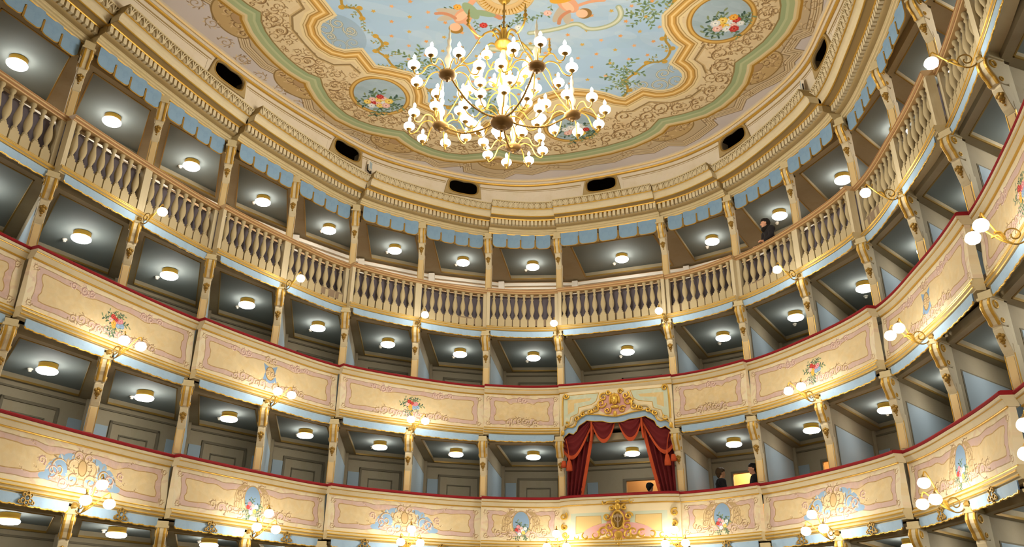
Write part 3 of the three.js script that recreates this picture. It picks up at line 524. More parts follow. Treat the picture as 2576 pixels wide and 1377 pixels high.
// ------------------------------------------------------------------ boxes: ceilings, floors, partitions, back walls
const knobGeo = new THREE.SphereGeometry(0.035, 10, 8);
const OPEN_DOORS = { '2:8': 1, '2:9': 1, '2:10': 1, '2:11': 1 };
for (const t of [1, 2, 3, 4]) {
  const L = LEVEL[t], D = t === 4 ? 2.95 : DEPTH;
  for (let b = 0; b < 17; b++) {
    const where = bayName(b) + ', ' + TIER[t];
    const q = (w0, w1, t0, t1) => [inBox(b, w0, t0), inBox(b, w1, t0), inBox(b, w1, t1), inBox(b, w0, t1)];
    const drop = t === 4 ? 0.15 : 0.13, sw = b === 8 ? 0.1 : 0.13, f0 = 0.4, bk = t === 4 ? 0.25 : 0.12, lo = L.ceil - drop;
    const c = thing('box_ceiling', 'grey box ceiling with gold trim, ' + where, 'ceiling', 'box ceilings', 'structure');
    part(c, 'ceiling_panel', prism(q(0.02, 0.98, 0.34, D), L.ceil, L.ceil + 0.06), M.boxCeil, 'grey-blue ceiling panel');
    part(c, 'front_beam', prism(q(0.06, 0.94, 0.22, f0), lo, L.ceil + 0.05), M.taupe);
    for (const s of [0, 1]) part(c, 'side_beam', prism(s ? q(1 - sw, 1, f0, D) : q(0, sw, f0, D), lo, L.ceil + 0.05), M.taupe);
    part(c, 'back_beam', prism(q(sw, 1 - sw, D - bk, D), lo, L.ceil + 0.05), M.taupe);
    const g = 0.028 / 2.2;
    part(c, 'gold_trim', merge([prism(q(sw, 1 - sw, f0, f0 + 0.03), lo - 0.012, lo + 0.03), prism(q(sw, 1 - sw, D - bk - 0.03, D - bk), lo - 0.012, lo + 0.03), prism(q(sw, sw + g, f0, D - bk), lo - 0.012, lo + 0.03), prism(q(1 - sw - g, 1 - sw, f0, D - bk), lo - 0.012, lo + 0.03)]), M.goldDeep, 'thin gold trim');
    if (t > 1) tag(part(scene, 'box_floor', prism(q(0, 1, 0.12, D + 0.12), L.floor - 0.2, L.floor), M.carpet), 'carpeted box floor, ' + where, 'floor', 'box floors', 'structure');
    // back wall
    const w = thing('box_back_wall', (t === 4 ? 'peach gallery back wall with white moulding, ' : 'taupe box back wall with panelled door, ') + where, 'wall', 'box back walls', 'structure');
    const open = OPEN_DOORS[t + ':' + b], wm = t === 4 ? M.peach : M.taupe;
    const fr = boxFrame(b, D, L.floor), Wd = fr.width;
    if (!open) part(w, 'wall_face', prism(q(0, 1, D, D + 0.12), L.floor - 0.1, L.ceil + 0.1), wm);
    else {
      const dw = 1.0, c0 = { 8: 0.49, 9: 0.5, 10: 0.58, 11: 0.58 }[b], a = c0 - dw / 2 / Wd, e = c0 + dw / 2 / Wd, dh = 2.0;
      part(w, 'wall_face', prism(q(0, a, D, D + 0.12), L.floor - 0.1, L.ceil + 0.1), wm); part(w, 'wall_face', prism(q(e, 1, D, D + 0.12), L.floor - 0.1, L.ceil + 0.1), wm); part(w, 'wall_face', prism(q(a, e, D, D + 0.12), L.floor + dh, L.ceil + 0.1), wm);
      part(w, 'door_frame', merge([prism(q(a - 0.025, a, D - 0.03, D), L.floor, L.floor + dh + 0.06), prism(q(e, e + 0.025, D - 0.03, D), L.floor, L.floor + dh + 0.06), prism(q(a, e, D - 0.03, D), L.floor + dh, L.floor + dh + 0.06)]), M.taupeDark);
      // corridor seen through the open door
      const k = thing('corridor', 'warm lit corridor seen through the open box door, ' + where, 'corridor', 'lit corridors', 'structure');
      part(k, 'corridor_wall', prism(q(-0.05, 1.05, D + 1.2, D + 1.3), L.floor - 0.1, L.ceil + 0.1), M.peach); part(k, 'corridor_floor', prism(q(-0.05, 1.05, D + 0.12, D + 1.2), L.floor - 0.1, L.floor), M.carpet); part(k, 'corridor_ceiling', prism(q(-0.05, 1.05, D + 0.12, D + 1.2), L.ceil, L.ceil + 0.1), M.peach);
      const lf = boxFrame(b, D + 0.6, L.ceil), lamp = thing('corridor_lamp', 'corridor ceiling lamp behind the open door, ' + where, 'lamp', 'corridor lamps'); lamp.position.copy(lf.pos);
      part(lamp, 'shade', lathe([[0.0, -0.16], [0.12, -0.14], [0.15, -0.08], [0.13, 0]], 16), M.globe);
      const pl = new THREE.PointLight(0xffcf8c, { 8: 0.8, 9: 9, 10: 1, 11: 8 }[b]); pl.position.set(0, -0.24, 0); pl.castShadow = true; pl.shadow.radius = 4; lamp.add(pl);
    }
    const hd = t === 4 ? null : w;
    const loc = (x0, x1, y0, y1, dz) => { const m = new THREE.BoxGeometry(x1 - x0, y1 - y0, dz); m.translate((x0 + x1) / 2, (y0 + y1) / 2, dz / 2); m.rotateY(fr.ang); m.translate(fr.pos.x, fr.pos.y, fr.pos.z); return m; };
    const hh = L.ceil - drop - L.floor;
    if (hd && !open) {
      const dx = b < 8 ? -0.1 : 0.1;
      part(w, 'door_frame', merge([loc(dx - 0.62, dx - 0.56, 0, 2.14, 0.05), loc(dx + 0.56, dx + 0.62, 0, 2.14, 0.05), loc(dx - 0.62, dx + 0.62, 2.08, 2.14, 0.05)]), M.taupeDark);
      const dl = part(w, 'door', loc(dx - 0.56, dx + 0.56, 0, 2.08, 0.02), M.taupe);
      part(dl, 'door_moulding', merge([loc(dx - 0.36, dx - 0.33, 0.9, 1.86, 0.045), loc(dx + 0.33, dx + 0.36, 0.9, 1.86, 0.045), loc(dx - 0.36, dx + 0.36, 1.83, 1.86, 0.045), loc(dx - 0.36, dx + 0.36, 0.9, 0.93, 0.045)]), M.taupeDark);
    }
    if (hd) {
      for (const s of [-1, 1]) part(w, 'side_panel', loc(s * (Wd / 2 - 0.3) - 0.16, s * (Wd / 2 - 0.3) + 0.16, 0.5, 2.0, open && s > 0 ? 0.012 : 0.025), M.greyBlue, 'grey-blue panel beside the door');
      part(w, 'picture_rail', loc(-Wd / 2, Wd / 2, hh - 0.14, hh - 0.1, 0.04), M.taupeDark);
    } else {
      part(w, 'cornice_moulding', merge([loc(-Wd / 2, Wd / 2, hh - 0.16, hh - 0.06, 0.10), loc(-Wd / 2, Wd / 2, hh - 0.26, hh - 0.2, 0.05)]), M.white, 'white moulding');
    }
    // opal ceiling lamp and smoke detector
    const lf = boxFrame(b, t === 4 ? 1.75 : 1.9, L.ceil);
    const la = thing('ceiling_lamp', 'white opal ceiling lamp with brass ring, ' + where, 'lamp', 'box ceiling lamps'); la.position.copy(lf.pos); la.rotation.y = lf.ang;
    part(la, 'brass_ring', lampRing(), M.brass, 'brass ring'); part(la, 'opal_glass', lampGlass(), M.opal, 'glowing opal drum');
    const pl = new THREE.PointLight(WHITE, BOX_LAMP_CD); pl.position.set(0, -0.165, 0); pl.castShadow = true; pl.shadow.radius = 5; la.add(pl);
    if (!(t === 4 && (b < 2 || b > 14)) && b > 0) {
      const df = boxFrame(b, t === 4 ? 2.25 : 2.6, L.ceil, b === 8 ? 0.4 : 0.37), de = thing('smoke_detector', 'small white smoke detector near ceiling lamp, ' + where, 'detector', 'smoke detectors'); de.position.copy(df.pos);
      part(de, 'base', detBase(), M.white); part(de, 'sensor', detTip(), M.white);
    }
  }
  for (let c = 0; c < 18; c++) {
    const o = outDir(c), px = -o[1], pz = o[0], qq = (w, t0, t1) => [[C[c][0] + o[0] * t0 - px * w, C[c][1] + o[1] * t0 - pz * w], [C[c][0] + o[0] * t0 + px * w, C[c][1] + o[1] * t0 + pz * w], [C[c][0] + o[0] * t1 + px * w, C[c][1] + o[1] * t1 + pz * w], [C[c][0] + o[0] * t1 - px * w, C[c][1] + o[1] * t1 - pz * w]];
    if (t === 4) {
      const s = thing('gallery_pier', 'small cream pier under the beam at the gallery back wall, ' + colName(c), 'pier', 'gallery piers', 'structure');
      part(s, 'pier_face', prism(qq(0.09, D - 0.22, D), L.floor, L.ceil - 0.2), M.white);
      continue;
    }
    const w = thing('partition_wall', 'taupe partition wall with grey-blue panel between boxes, ' + colName(c) + ', ' + TIER[t], 'wall', 'box partitions', 'structure');
    part(w, 'wall_face', prism(qq(0.05, 0.36, D), L.floor, L.ceil), M.taupe);
    part(w, 'panel_frame', prism(qq(0.058, 0.55, D - 0.3), L.floor + 0.2, L.ceil - 0.5), M.taupeDark, 'dark panel edging');
    part(w, 'partition_panel', prism(qq(0.066, 0.58, D - 0.33), L.floor + 0.23, L.ceil - 0.53), M.greyBlue, 'grey-blue panel');
    part(w, 'corner_pilaster', prism(qq(0.12, D - 0.16, D), L.floor, L.ceil - 0.1), M.taupe);
    const kb = part(w, 'dark_knob', knobGeo, M.dark, 'small dark knob'); kb.position.set(C[c][0] + o[0] * (D - 0.17), CAM_Y + L.ceil - 0.42, C[c][1] + o[1] * (D - 0.17));
  }
}
function lampRing() { return lampRing.g || (lampRing.g = lathe([[0, 0], [0.165, 0], [0.18, -0.012], [0.18, -0.105], [0.174, -0.118], [0.16, -0.12]], 28)); }
function lampGlass() { return lampGlass.g || (lampGlass.g = lathe([[0.16, -0.116], [0.188, -0.122], [0.202, -0.142], [0.199, -0.168], [0.174, -0.194], [0.1, -0.208], [0, -0.212]], 28)); }
function detBase() { return detBase.g || (detBase.g = lathe([[0, 0], [0.055, 0], [0.055, -0.025], [0.035, -0.04], [0, -0.04]], 14)); }
function detTip() { return detTip.g || (detTip.g = lathe([[0, -0.075], [0.03, -0.07], [0.036, -0.05], [0.02, -0.04]], 12)); }

// ------------------------------------------------------------------ posts with console brackets
function extr(pts, w, bevel = 0.008) {           // outline in (z, y), extruded across x
  const s = new THREE.Shape(); pts.forEach(([z, y], i) => (i ? s.lineTo(z, y) : s.moveTo(z, y))); s.closePath();
  const g = new THREE.ExtrudeGeometry(s, { depth: w - 2 * bevel, bevelEnabled: bevel > 0, bevelSize: bevel, bevelThickness: bevel, bevelSegments: 1, steps: 1 });
  g.translate(0, 0, -(w - 2 * bevel) / 2); g.rotateY(-Math.PI / 2); return g;   // shape x -> +z
}
const colGeo = {};
for (const t of [1, 2, 3, 4]) {
  const L = LEVEL[t], h = L.top - L.rail, T = h;            // local y: 0 at rail, T at top
  const curve = [[-0.22, T], [0.06, T], [0.1, T - 0.025], [0.125, T - 0.07], [0.13, T - 0.12], [0.12, T - 0.18], [0.085, T - 0.25], [0.035, T - 0.31], [0.01, T - 0.36], [-0.01, T - 0.4], [-0.05, T - 0.425], [-0.1, T - 0.43], [-0.2, T - 0.4], [-0.24, T - 0.3], [-0.2, T - 0.18]];
  colGeo[t] = {
    shaft: merge([box(0.17, T - 0.70, 0.16, 0, (T - 0.70) / 2, -0.27), box(0.13, 0.72, 0.12, 0, T - 0.36, -0.29)]),
    inset: box(0.11, Math.max(0.3, T - 0.95), 0.02, 0, (T - 0.95) / 2 + 0.06, -0.188),
    bracket: extr(curve, 0.19),
    leaf: merge([...[-0.06, 0.06].map((q) => extr([[0.06, T - 0.01], [0.12, T - 0.03], [0.15, T - 0.08], [0.155, T - 0.13], [0.14, T - 0.19], [0.105, T - 0.26], [0.055, T - 0.32], [0.025, T - 0.38], [0, T - 0.42], [-0.04, T - 0.4], [0.0, T - 0.3]], 0.045, 0.01).translate(q, 0, 0)), ...[-1, 1].map((s) => { const q = new THREE.TorusGeometry(0.055, 0.018, 6, 14); q.rotateY(Math.PI / 2); q.translate(s * 0.1, T - 0.12, 0.045); return q; }), ...[-1, 1].map((s) => { const q = new THREE.TorusGeometry(0.032, 0.012, 6, 12); q.rotateY(Math.PI / 2); q.translate(s * 0.1, T - 0.36, -0.05); return q; })]),
    block: extr([[-0.24, T - 0.44], [-0.045, T - 0.44], [-0.04, T - 0.48], [-0.07, T - 0.58], [-0.11, T - 0.7], [-0.15, T - 0.79], [-0.19, T - 0.86], [-0.24, T - 0.86]], 0.16),
    mask: (() => { const list = []; for (const [x, y, z, r] of [[0, -0.62, -0.075, 0.048], [0.04, -0.585, -0.065, 0.034], [-0.04, -0.585, -0.065, 0.034], [0, -0.565, -0.055, 0.034], [0, -0.68, -0.1, 0.032], [0.026, -0.65, -0.085, 0.026], [-0.026, -0.65, -0.085, 0.026], [0, -0.73, -0.12, 0.02]]) { const s = new THREE.SphereGeometry(r, 8, 6); s.translate(x, T + y, z); list.push(s); } return merge(list); })(),
    impost: merge([box(0.25, 0.045, 0.3, 0, T + 0.005, -0.03), t === 4 ? box(0.2, 0.17, 0.2, 0, T + 0.11, -0.02) : box(0.21, 0.09, 0.24, 0, T + 0.07, -0.02)]),
    edge: merge([-1, 1].map((s) => box(0.012, T - 0.86, 0.012, s * 0.08, (T - 0.86) / 2 + 0.02, -0.188))),
  };
}
for (const t of [4, 3, 2, 1]) for (let c = 0; c < 18; c++) {
  const o = outDir(c), G = colGeo[t], royal = t === 2 && (c === 8 || c === 9);
  const g = thing('post', 'slim cream post with gilt console bracket, ' + colName(c) + ', ' + TIER[t], 'post', 'posts between the boxes');
  g.position.set(C[c][0], CAM_Y + LEVEL[t].rail, C[c][1]); g.rotation.y = Math.atan2(-o[0], -o[1]);
  part(g, 'shaft', G.shaft, M.creamPale); part(g, 'inset_panel', G.inset, M.ochre, 'ochre front panel'); part(g, 'gilt_edge', G.edge, M.gold);
  part(g, 'bracket', G.bracket, M.creamPale); part(g, 'gilt_leaf', G.leaf, M.gold, 'gilded acanthus leaf'); part(g, 'block', G.block, M.creamPale); part(g, 'mask', G.mask, M.goldDeep, 'small gilded mask'); part(g, 'impost', G.impost, M.cream);
}

// ------------------------------------------------------------------ blue hangings under the fronts
function valance(parent, u0, u1, hTop, hBot, off, d, med) {
  const n = 60, p0 = [], p1 = [], pos = [], nor = [], uv = [], idx = [];
  let s = 0, last = null;
  for (let i = 0; i <= n; i++) {
    const w = i / n, u = lerp(u0, u1, w), k = Math.abs(w - 0.5) * 2;
    let y = hBot + 0.016 * Math.abs(Math.sin(w * Math.PI * 7)) - 0.012 * Math.abs(Math.sin(w * Math.PI * 21)) + (k > 0.95 ? (k - 0.95) * 0.8 : 0);
    const a = at(u, d, hTop, off(u)), b = at(u, d, y, off(u)); if (last) s += a.distanceTo(last); last = a;
    const p = plan(u);
    pos.push(a.x, a.y, a.z, b.x, b.y, b.z); for (let j = 0; j < 2; j++) nor.push(p.nx, 0, p.nz); uv.push(s, hTop, s, y); p1.push(V3(b.x, b.y, b.z)); p0.push(a);
    if (i < n) { const q = 2 * i; idx.push(q, q + 1, q + 3, q, q + 3, q + 2); }
  }
  // back of the board
  const m = pos.length / 3; for (let i = 0; i < m; i++) { const p = plan(lerp(u0, u1, (i >> 1) / n)); pos.push(pos[3 * i] - p.nx * 0.02, pos[3 * i + 1], pos[3 * i + 2] - p.nz * 0.02); nor.push(-p.nx, 0, -p.nz); uv.push(uv[2 * i], uv[2 * i + 1]); }
  for (let i = 0; i < n; i++) { const q = m + 2 * i; idx.push(q, q + 3, q + 1, q, q + 2, q + 3); const f = 2 * i + 1; idx.push(f, m + f, f + 2, f + 2, m + f, m + f + 2); }
  const g = new THREE.BufferGeometry(); g.setAttribute('position', new THREE.Float32BufferAttribute(pos, 3)); g.setAttribute('normal', new THREE.Float32BufferAttribute(nor, 3)); g.setAttribute('uv', new THREE.Float32BufferAttribute(uv, 2)); g.setIndex(idx);
  const v = part(parent, 'blue_valance', g, M.blue, 'pale blue hanging with gold scalloped edge');
  part(v, 'gold_edge', new THREE.TubeGeometry(new THREE.CatmullRomCurve3(p1), 110, 0.015, 5), M.goldBright);
  if (med) {
    const list = []; const p = plan((u0 + u1) / 2), c = at((u0 + u1) / 2, d + 0.02, (hTop + hBot) / 2 + 0.02, off((u0 + u1) / 2));
    for (const [x, y, r] of [[0, 0.02, 0.05], [0.07, -0.03, 0.04], [-0.07, -0.03, 0.04], [0, 0.1, 0.03], [0.06, 0.07, 0.03], [-0.06, 0.07, 0.03], [0.12, -0.05, 0.025], [-0.12, -0.05, 0.025], [0, -0.06, 0.035]]) { const q = new THREE.TorusGeometry(r, 0.013, 5, 12); q.translate(x, y, 0.01); list.push(q); }
    const q = merge(list); q.rotateY(Math.atan2(p.nx, p.nz)); q.translate(c.x, c.y, c.z); part(v, 'gilt_cartouche', q, M.goldDeep, 'small gilded cartouche');
  }
}
const bays = ([a, b]) => { const r = []; for (let i = a; i < b; i++) r.push(i); return r; };
// top gallery: tongues hanging under the cornice
const lobeShape = (w, h) => { const s = new THREE.Shape(), r = 0.11, q = 0.05; s.moveTo(-w / 2 + q, 0); s.lineTo(w / 2 - q, 0); s.quadraticCurveTo(w / 2, 0, w / 2, -q); s.lineTo(w / 2, -h + r); s.quadraticCurveTo(w / 2 - 0.02, -h + 0.02, w / 2 - r, -h); s.lineTo(-w / 2 + r, -h); s.quadraticCurveTo(-w / 2 + 0.02, -h + 0.02, -w / 2, -h + r); s.lineTo(-w / 2, -q); s.quadraticCurveTo(-w / 2, 0, -w / 2 + q, 0); return s; };
for (let b = 0; b < 17; b++) {
  const sec = SECTIONS.find(([a, e]) => b >= a && b < e), off = stepOf(sec, 0.15), n = b === 8 ? 5 : 4;
  const v = thing('tongue_valance', 'row of pale blue gold-rimmed tongues under the cornice, ' + bayName(b), 'valance', 'tongue valances of the top gallery');
  const Wb = b === 8 ? 2.72 : 1.72, wl = Wb / n, h = 0.43;
  const blue = new THREE.ExtrudeGeometry(lobeShape(wl - 0.008, h), { depth: 0.012, bevelEnabled: false, curveSegments: 6 }), rim = new THREE.ExtrudeGeometry(lobeShape(wl, h + 0.024), { depth: 0.014, bevelEnabled: false, curveSegments: 6 });
  const fin = merge([box(0.042, 0.24, 0.03, 0, -0.32, 0.01), lathe([[0, 0.03], [0.02, 0.02], [0.026, 0], [0.012, -0.03], [0, -0.03]], 8).translate(0, -0.18, 0.015)]);
  for (let i = 0; i < n; i++) {
    const w = 0.5 + ((i + 0.5) / n - 0.5) * (b === 8 ? 0.9 : 0.86), u = b + w, p = plan(u), ry = Math.atan2(p.nx, p.nz);
    const r = part(v, 'tongue', rim, M.gold, 'gilt-rimmed blue tongue'); r.position.copy(at(u, 0.02, 11.07, off(u))); r.rotation.y = ry;
    const k = part(r, 'blue_field', blue, M.lobe); k.position.set(0, -0.006, 0.008);
    if (i < n - 1) { const u2 = b + 0.5 + ((i + 1) / n - 0.5) * (b === 8 ? 0.9 : 0.86), p2 = plan(u2), f = part(v, 'gilt_slot', fin, M.goldDeep, 'gilded slot between tongues'); f.position.copy(at(u2, 0.04, 11.05, off(u2))); f.rotation.y = Math.atan2(p2.nx, p2.nz); }
  }
}

// ------------------------------------------------------------------ painted parapets of the two tiers
const roundTop = (R) => [[0.075, R - 0.07], [0.095, R - 0.055], [0.1, R - 0.035], [0.085, R - 0.012], [0.05, R], [-0.16, R], [-0.18, R - 0.02], [-0.18, R - 0.07]];
const KIND = { 3: { '1': 'bouquet', '3': 'shield', '5': 'bouquet', '7': 'simple', '9': 'simple', '10': 'bouquet', '12': 'shield', '14': 'bouquet', '0': 'simple', '16': 'simple' }, 2: { '1': 'scroll', '3': 'oval', '5': 'scroll', '7': 'oval', '9': 'oval', '10': 'scroll', '12': 'oval', '14': 'scroll', '0': 'oval', '16': 'oval' } };
const ROYAL = {};
const KLAB = { bouquet: 'a flower bouquet', shield: 'a small blue shield', simple: 'plain ochre field', scroll: 'blue scrolls', oval: 'flowers on a blue oval', royal: 'gilded emblem' };
for (const t of [3, 2]) for (const sec of SECTIONS) {
  const [u0, u1] = sec, royal = u0 === 8, off = stepOf(sec), R = LEVEL[t].rail, T = t === 3 ? H.T2 : H.T1, kind = royal ? 'royal' : KIND[t][u0];
  const bul = royal && t === 2 ? (w) => 0.2 * (1 - Math.abs(2 * w - 1) ** 5) : null, o = { extra: bul, n: royal ? 40 : 0 };
  const g = thing('parapet', royal ? (t === 3 ? 'cream arched front with gilded mask above the red curtains' : 'bulging cream front with gilded tree emblem below the red curtains') : (t === 3 ? 'upper' : 'lower') + ' painted parapet with ' + KLAB[kind] + ', ' + secName(sec), 'parapet', 'painted box fronts');
  if (royal) ROYAL[t] = g;
  part(g, 'velvet_rail', sweep(roundTop(R), u0, u1, off, o), M.velvet, 'red velvet padded rail');
  part(g, 'cornice', sweep([[0.0, R - 0.24], [0.02, R - 0.235], [0.028, R - 0.215], [0.045, R - 0.19], [0.06, R - 0.15], [0.062, R - 0.13], [0.085, R - 0.12], [0.09, R - 0.08], [0.075, R - 0.07], [-0.16, R - 0.07], [-0.16, R - 0.24]], u0, u1, off, o), M.creamPale);
  part(g, 'gilt_line', sweep([[0.0, R - 0.262], [0.022, R - 0.258], [0.03, R - 0.245], [0.022, R - 0.232], [0.0, R - 0.232]], u0, u1, off, o), M.gold);
  part(g, 'gilt_line', sweep([[0.05, R - 0.145], [0.07, R - 0.142], [0.07, R - 0.13], [0.05, R - 0.13]], u0, u1, off, o), M.gold);
  const pB = T + 0.36, pT = R - 0.245, hp = pT - pB;
  if (!(royal && t === 3)) {
    const prof = [[-0.1, pB], [0.05, pB], [0.055, pB + hp * 0.12], [0.05, pB + hp * 0.3], [0.03, pB + hp * 0.5], [0.01, pB + hp * 0.7], [0.0, pB + hp * 0.88], [0.0, pT], [-0.1, pT]];
    if (t === 2) for (const q of prof) if (q[0] >= 0) q[0] *= 1.35;
    part(g, 'painted_panel', sweep(prof, u0, u1, off, { unit: true, ...o }), panelMat(kind, royal ? 3.1 : u1 - u0 === 2 ? 4 : 2, hp), 'painted front panel');
    part(g, 'base_moulding', sweep([[-0.1, T + 0.165], [0.05, T + 0.165], [0.05, T + 0.19], [0.085, T + 0.2], [0.09, T + 0.235], [0.08, T + 0.25], [0.1, T + 0.265], [0.105, T + 0.3], [0.09, T + 0.325], [0.07, T + 0.34], [0.06, T + 0.365], [-0.1, T + 0.365]], u0, u1, off, o), M.cream);
    for (const [d0, h0] of [[0.087, 0.218], [0.104, 0.282], [0.066, 0.352]]) part(g, 'gilt_line', sweep([[d0 - 0.015, T + h0 - 0.014], [d0 + 0.004, T + h0 - 0.013], [d0 + 0.011, T + h0], [d0 + 0.004, T + h0 + 0.013], [d0 - 0.015, T + h0 + 0.014]], u0, u1, off, o), M.goldBright);
    for (const b of bays(sec)) valance(g, b + (b === u0 ? 0.07 : 0.06), b + 0.94, T + 0.17, T - 0.01, off, 0.085, t === 2 && !royal);
  }
  g.userData.sec = undefined; delete g.userData.sec;
}

// ------------------------------------------------------------------ balustrade of the top gallery
const balGeo = lathe([[0.034, 0.3], [0.052, 0.315], [0.05, 0.335], [0.03, 0.36], [0.042, 0.4], [0.066, 0.47], [0.074, 0.53], [0.068, 0.6], [0.05, 0.68], [0.034, 0.76], [0.028, 0.8], [0.044, 0.815], [0.046, 0.835], [0.03, 0.85], [0.034, 0.9], [0.05, 0.915], [0.055, 0.94], [0.055, 0.97]], 12);
const plinthGeo = merge([box(0.185, 0.22, 0.14, 0, 0.11, 0), box(0.14, 0.05, 0.12, 0, 0.245, 0), box(0.095, 0.04, 0.09, 0, 0.285, 0)]);
for (const sec of SECTIONS) {
  const [u0, u1] = sec, off = stepOf(sec), R = H.R4, T = H.T3;
  const g = thing('balustrade', 'cream turned-baluster balustrade of the top gallery, ' + secName(sec), 'balustrade', 'gallery balustrades');
  const bt = T + 0.27;                                          // top of base
  part(g, 'handrail', sweep([[-0.13, R - 0.13], [0.05, R - 0.13], [0.06, R - 0.11], [0.06, R - 0.085], [0.085, R - 0.075], [0.095, R - 0.04], [0.085, R - 0.01], [0.06, R], [-0.12, R], [-0.14, R - 0.02], [-0.14, R - 0.11]], u0, u1, off), M.rail, 'carved honey-coloured handrail');
  part(g, 'rail_line', sweep([[0.05, R - 0.108], [0.068, R - 0.106], [0.068, R - 0.09], [0.05, R - 0.088]], u0, u1, off), M.railRed);
  part(g, 'rail_line', sweep([[0.085, R - 0.048], [0.1, R - 0.046], [0.1, R - 0.03], [0.085, R - 0.028]], u0, u1, off), M.railRed);
  part(g, 'base_moulding', sweep([[-0.2, T + 0.12], [0.05, T + 0.12], [0.05, T + 0.14], [0.08, T + 0.15], [0.085, T + 0.18], [0.075, T + 0.19], [0.1, T + 0.2], [0.105, T + 0.235], [0.085, T + 0.26], [0.06, bt], [-0.2, bt]], u0, u1, off), M.cream);
  for (const [d0, h0] of [[0.083, 0.165], [0.106, 0.218], [0.08, 0.262]]) part(g, 'gilt_line', sweep([[d0 - 0.015, T + h0 - 0.013], [d0 + 0.004, T + h0 - 0.012], [d0 + 0.01, T + h0], [d0 + 0.004, T + h0 + 0.012], [d0 - 0.015, T + h0 + 0.013]], u0, u1, off), M.goldBright);
  part(g, 'slate_backing', sweep([[-0.3, bt - 0.02], [-0.26, bt - 0.02], [-0.26, R - 0.1], [-0.3, R - 0.1]], u0, u1, off), M.backing, 'slate-grey backing sheet behind the balusters');  // even slate-grey sheet added behind the balusters so the gaps read dark
  for (const b of bays(sec)) {
    valance(g, b + 0.06, b + 0.94, T + 0.13, T - 0.045, off, 0.085, false);
    const n = b === 8 ? 13 : 8, sc = (R - 0.13 - CAM_Y - bt + CAM_Y) / 0.97;
    for (let i = 0; i < n; i++) {
      const w = 0.5 + ((i + 0.5) / n - 0.5) * (b === 8 ? 0.94 : 0.9), u = b + w, p = plan(u);
      const m = part(g, 'baluster', balGeo, M.plain); m.position.copy(at(u, -0.04, bt, off(u))); m.scale.y = sc; m.rotation.y = Math.atan2(p.nx, p.nz);
      part(m, 'plinth', plinthGeo, M.plain);
    }
    for (const w of [0.022, 0.978]) { const u = b + w, p = plan(u), m = part(g, 'rail_post', box(0.09, R - 0.12 - bt, 0.16, 0, (R - 0.12 - bt) / 2, 0), M.creamPale); m.position.copy(at(u, -0.04, bt, off(u))); m.rotation.y = Math.atan2(p.nx, p.nz); }
  }
}
// plain front of the bottom tier, mostly below the picture
for (const sec of SECTIONS) { const [u0, u1] = sec, R = H.R1; tag(part(scene, 'stalls_front_wall', sweep([[-0.1, -CAM_Y], [0.05, -CAM_Y], [0.05, R - 0.1], [0.09, R - 0.05], [0.09, R], [-0.1, R]], u0, u1, stepOf(sec)), M.cream), 'plain cream front wall below the bottom tier, ' + secName(sec), 'wall', 'stalls fronts', 'structure'); }

// ------------------------------------------------------------------ chandelier
const globeGeo = (() => { const g = new THREE.SphereGeometry(0.114, 18, 12); g.scale(1, 0.72, 1); return g; })();
const flameGeo = lathe([[0.016, 0.05], [0.014, 0.1], [0.024, 0.125], [0.032, 0.16], [0.026, 0.195], [0, 0.24]], 12);
const cupGeo = lathe([[0.0, -0.135], [0.014, -0.125], [0.012, -0.11], [0.03, -0.1], [0.055, -0.078], [0.062, -0.062], [0.03, -0.07], [0, -0.07]], 12);
const spireGeo = (h, r) => lathe([[r * 0.5, 0], [r * 0.9, h * 0.04], [r * 0.55, h * 0.09], [r * 0.4, h * 0.14], [r * 0.85, h * 0.22], [r, h * 0.28], [r * 0.6, h * 0.36], [r * 0.34, h * 0.42], [r * 0.62, h * 0.48], [r * 0.7, h * 0.53], [r * 0.36, h * 0.6], [r * 0.5, h * 0.67], [r * 0.55, h * 0.71], [r * 0.26, h * 0.78], [r * 0.34, h * 0.84], [r * 0.2, h * 0.9], [r * 0.1, h * 0.96], [0, h]], 14);
const bowlGeo = (r) => lathe([[0, -r * 1.0], [r * 0.1, -r * 0.96], [r * 0.16, -r * 0.86], [r * 0.08, -r * 0.76], [r * 0.3, -r * 0.66], [r * 0.42, -r * 0.56], [r * 0.4, -r * 0.48], [r * 0.72, -r * 0.4], [r * 0.94, -r * 0.2], [r, 0], [r * 0.97, r * 0.06], [r * 0.6, r * 0.14], [r * 0.4, r * 0.2], [r * 0.3, r * 0.34], [0, r * 0.36]], 24);
function rope(pts, r) {                                    // twisted arm: tube with a bead winding round it
  const c = new THREE.CatmullRomCurve3(pts.map((q) => V3(...q))), L = c.getLength(), n = Math.max(10, Math.round(L / 0.045)), list = [new THREE.TubeGeometry(c, Math.max(12, Math.round(L / 0.05)), r * 0.75, 6)];
  for (let i = 0; i < n; i++) { const q = c.getPointAt((i + 0.5) / n), b = new THREE.IcosahedronGeometry(r * 1.05, 0); b.translate(q.x, q.y, q.z); list.push(b); }
  return merge(list);
}
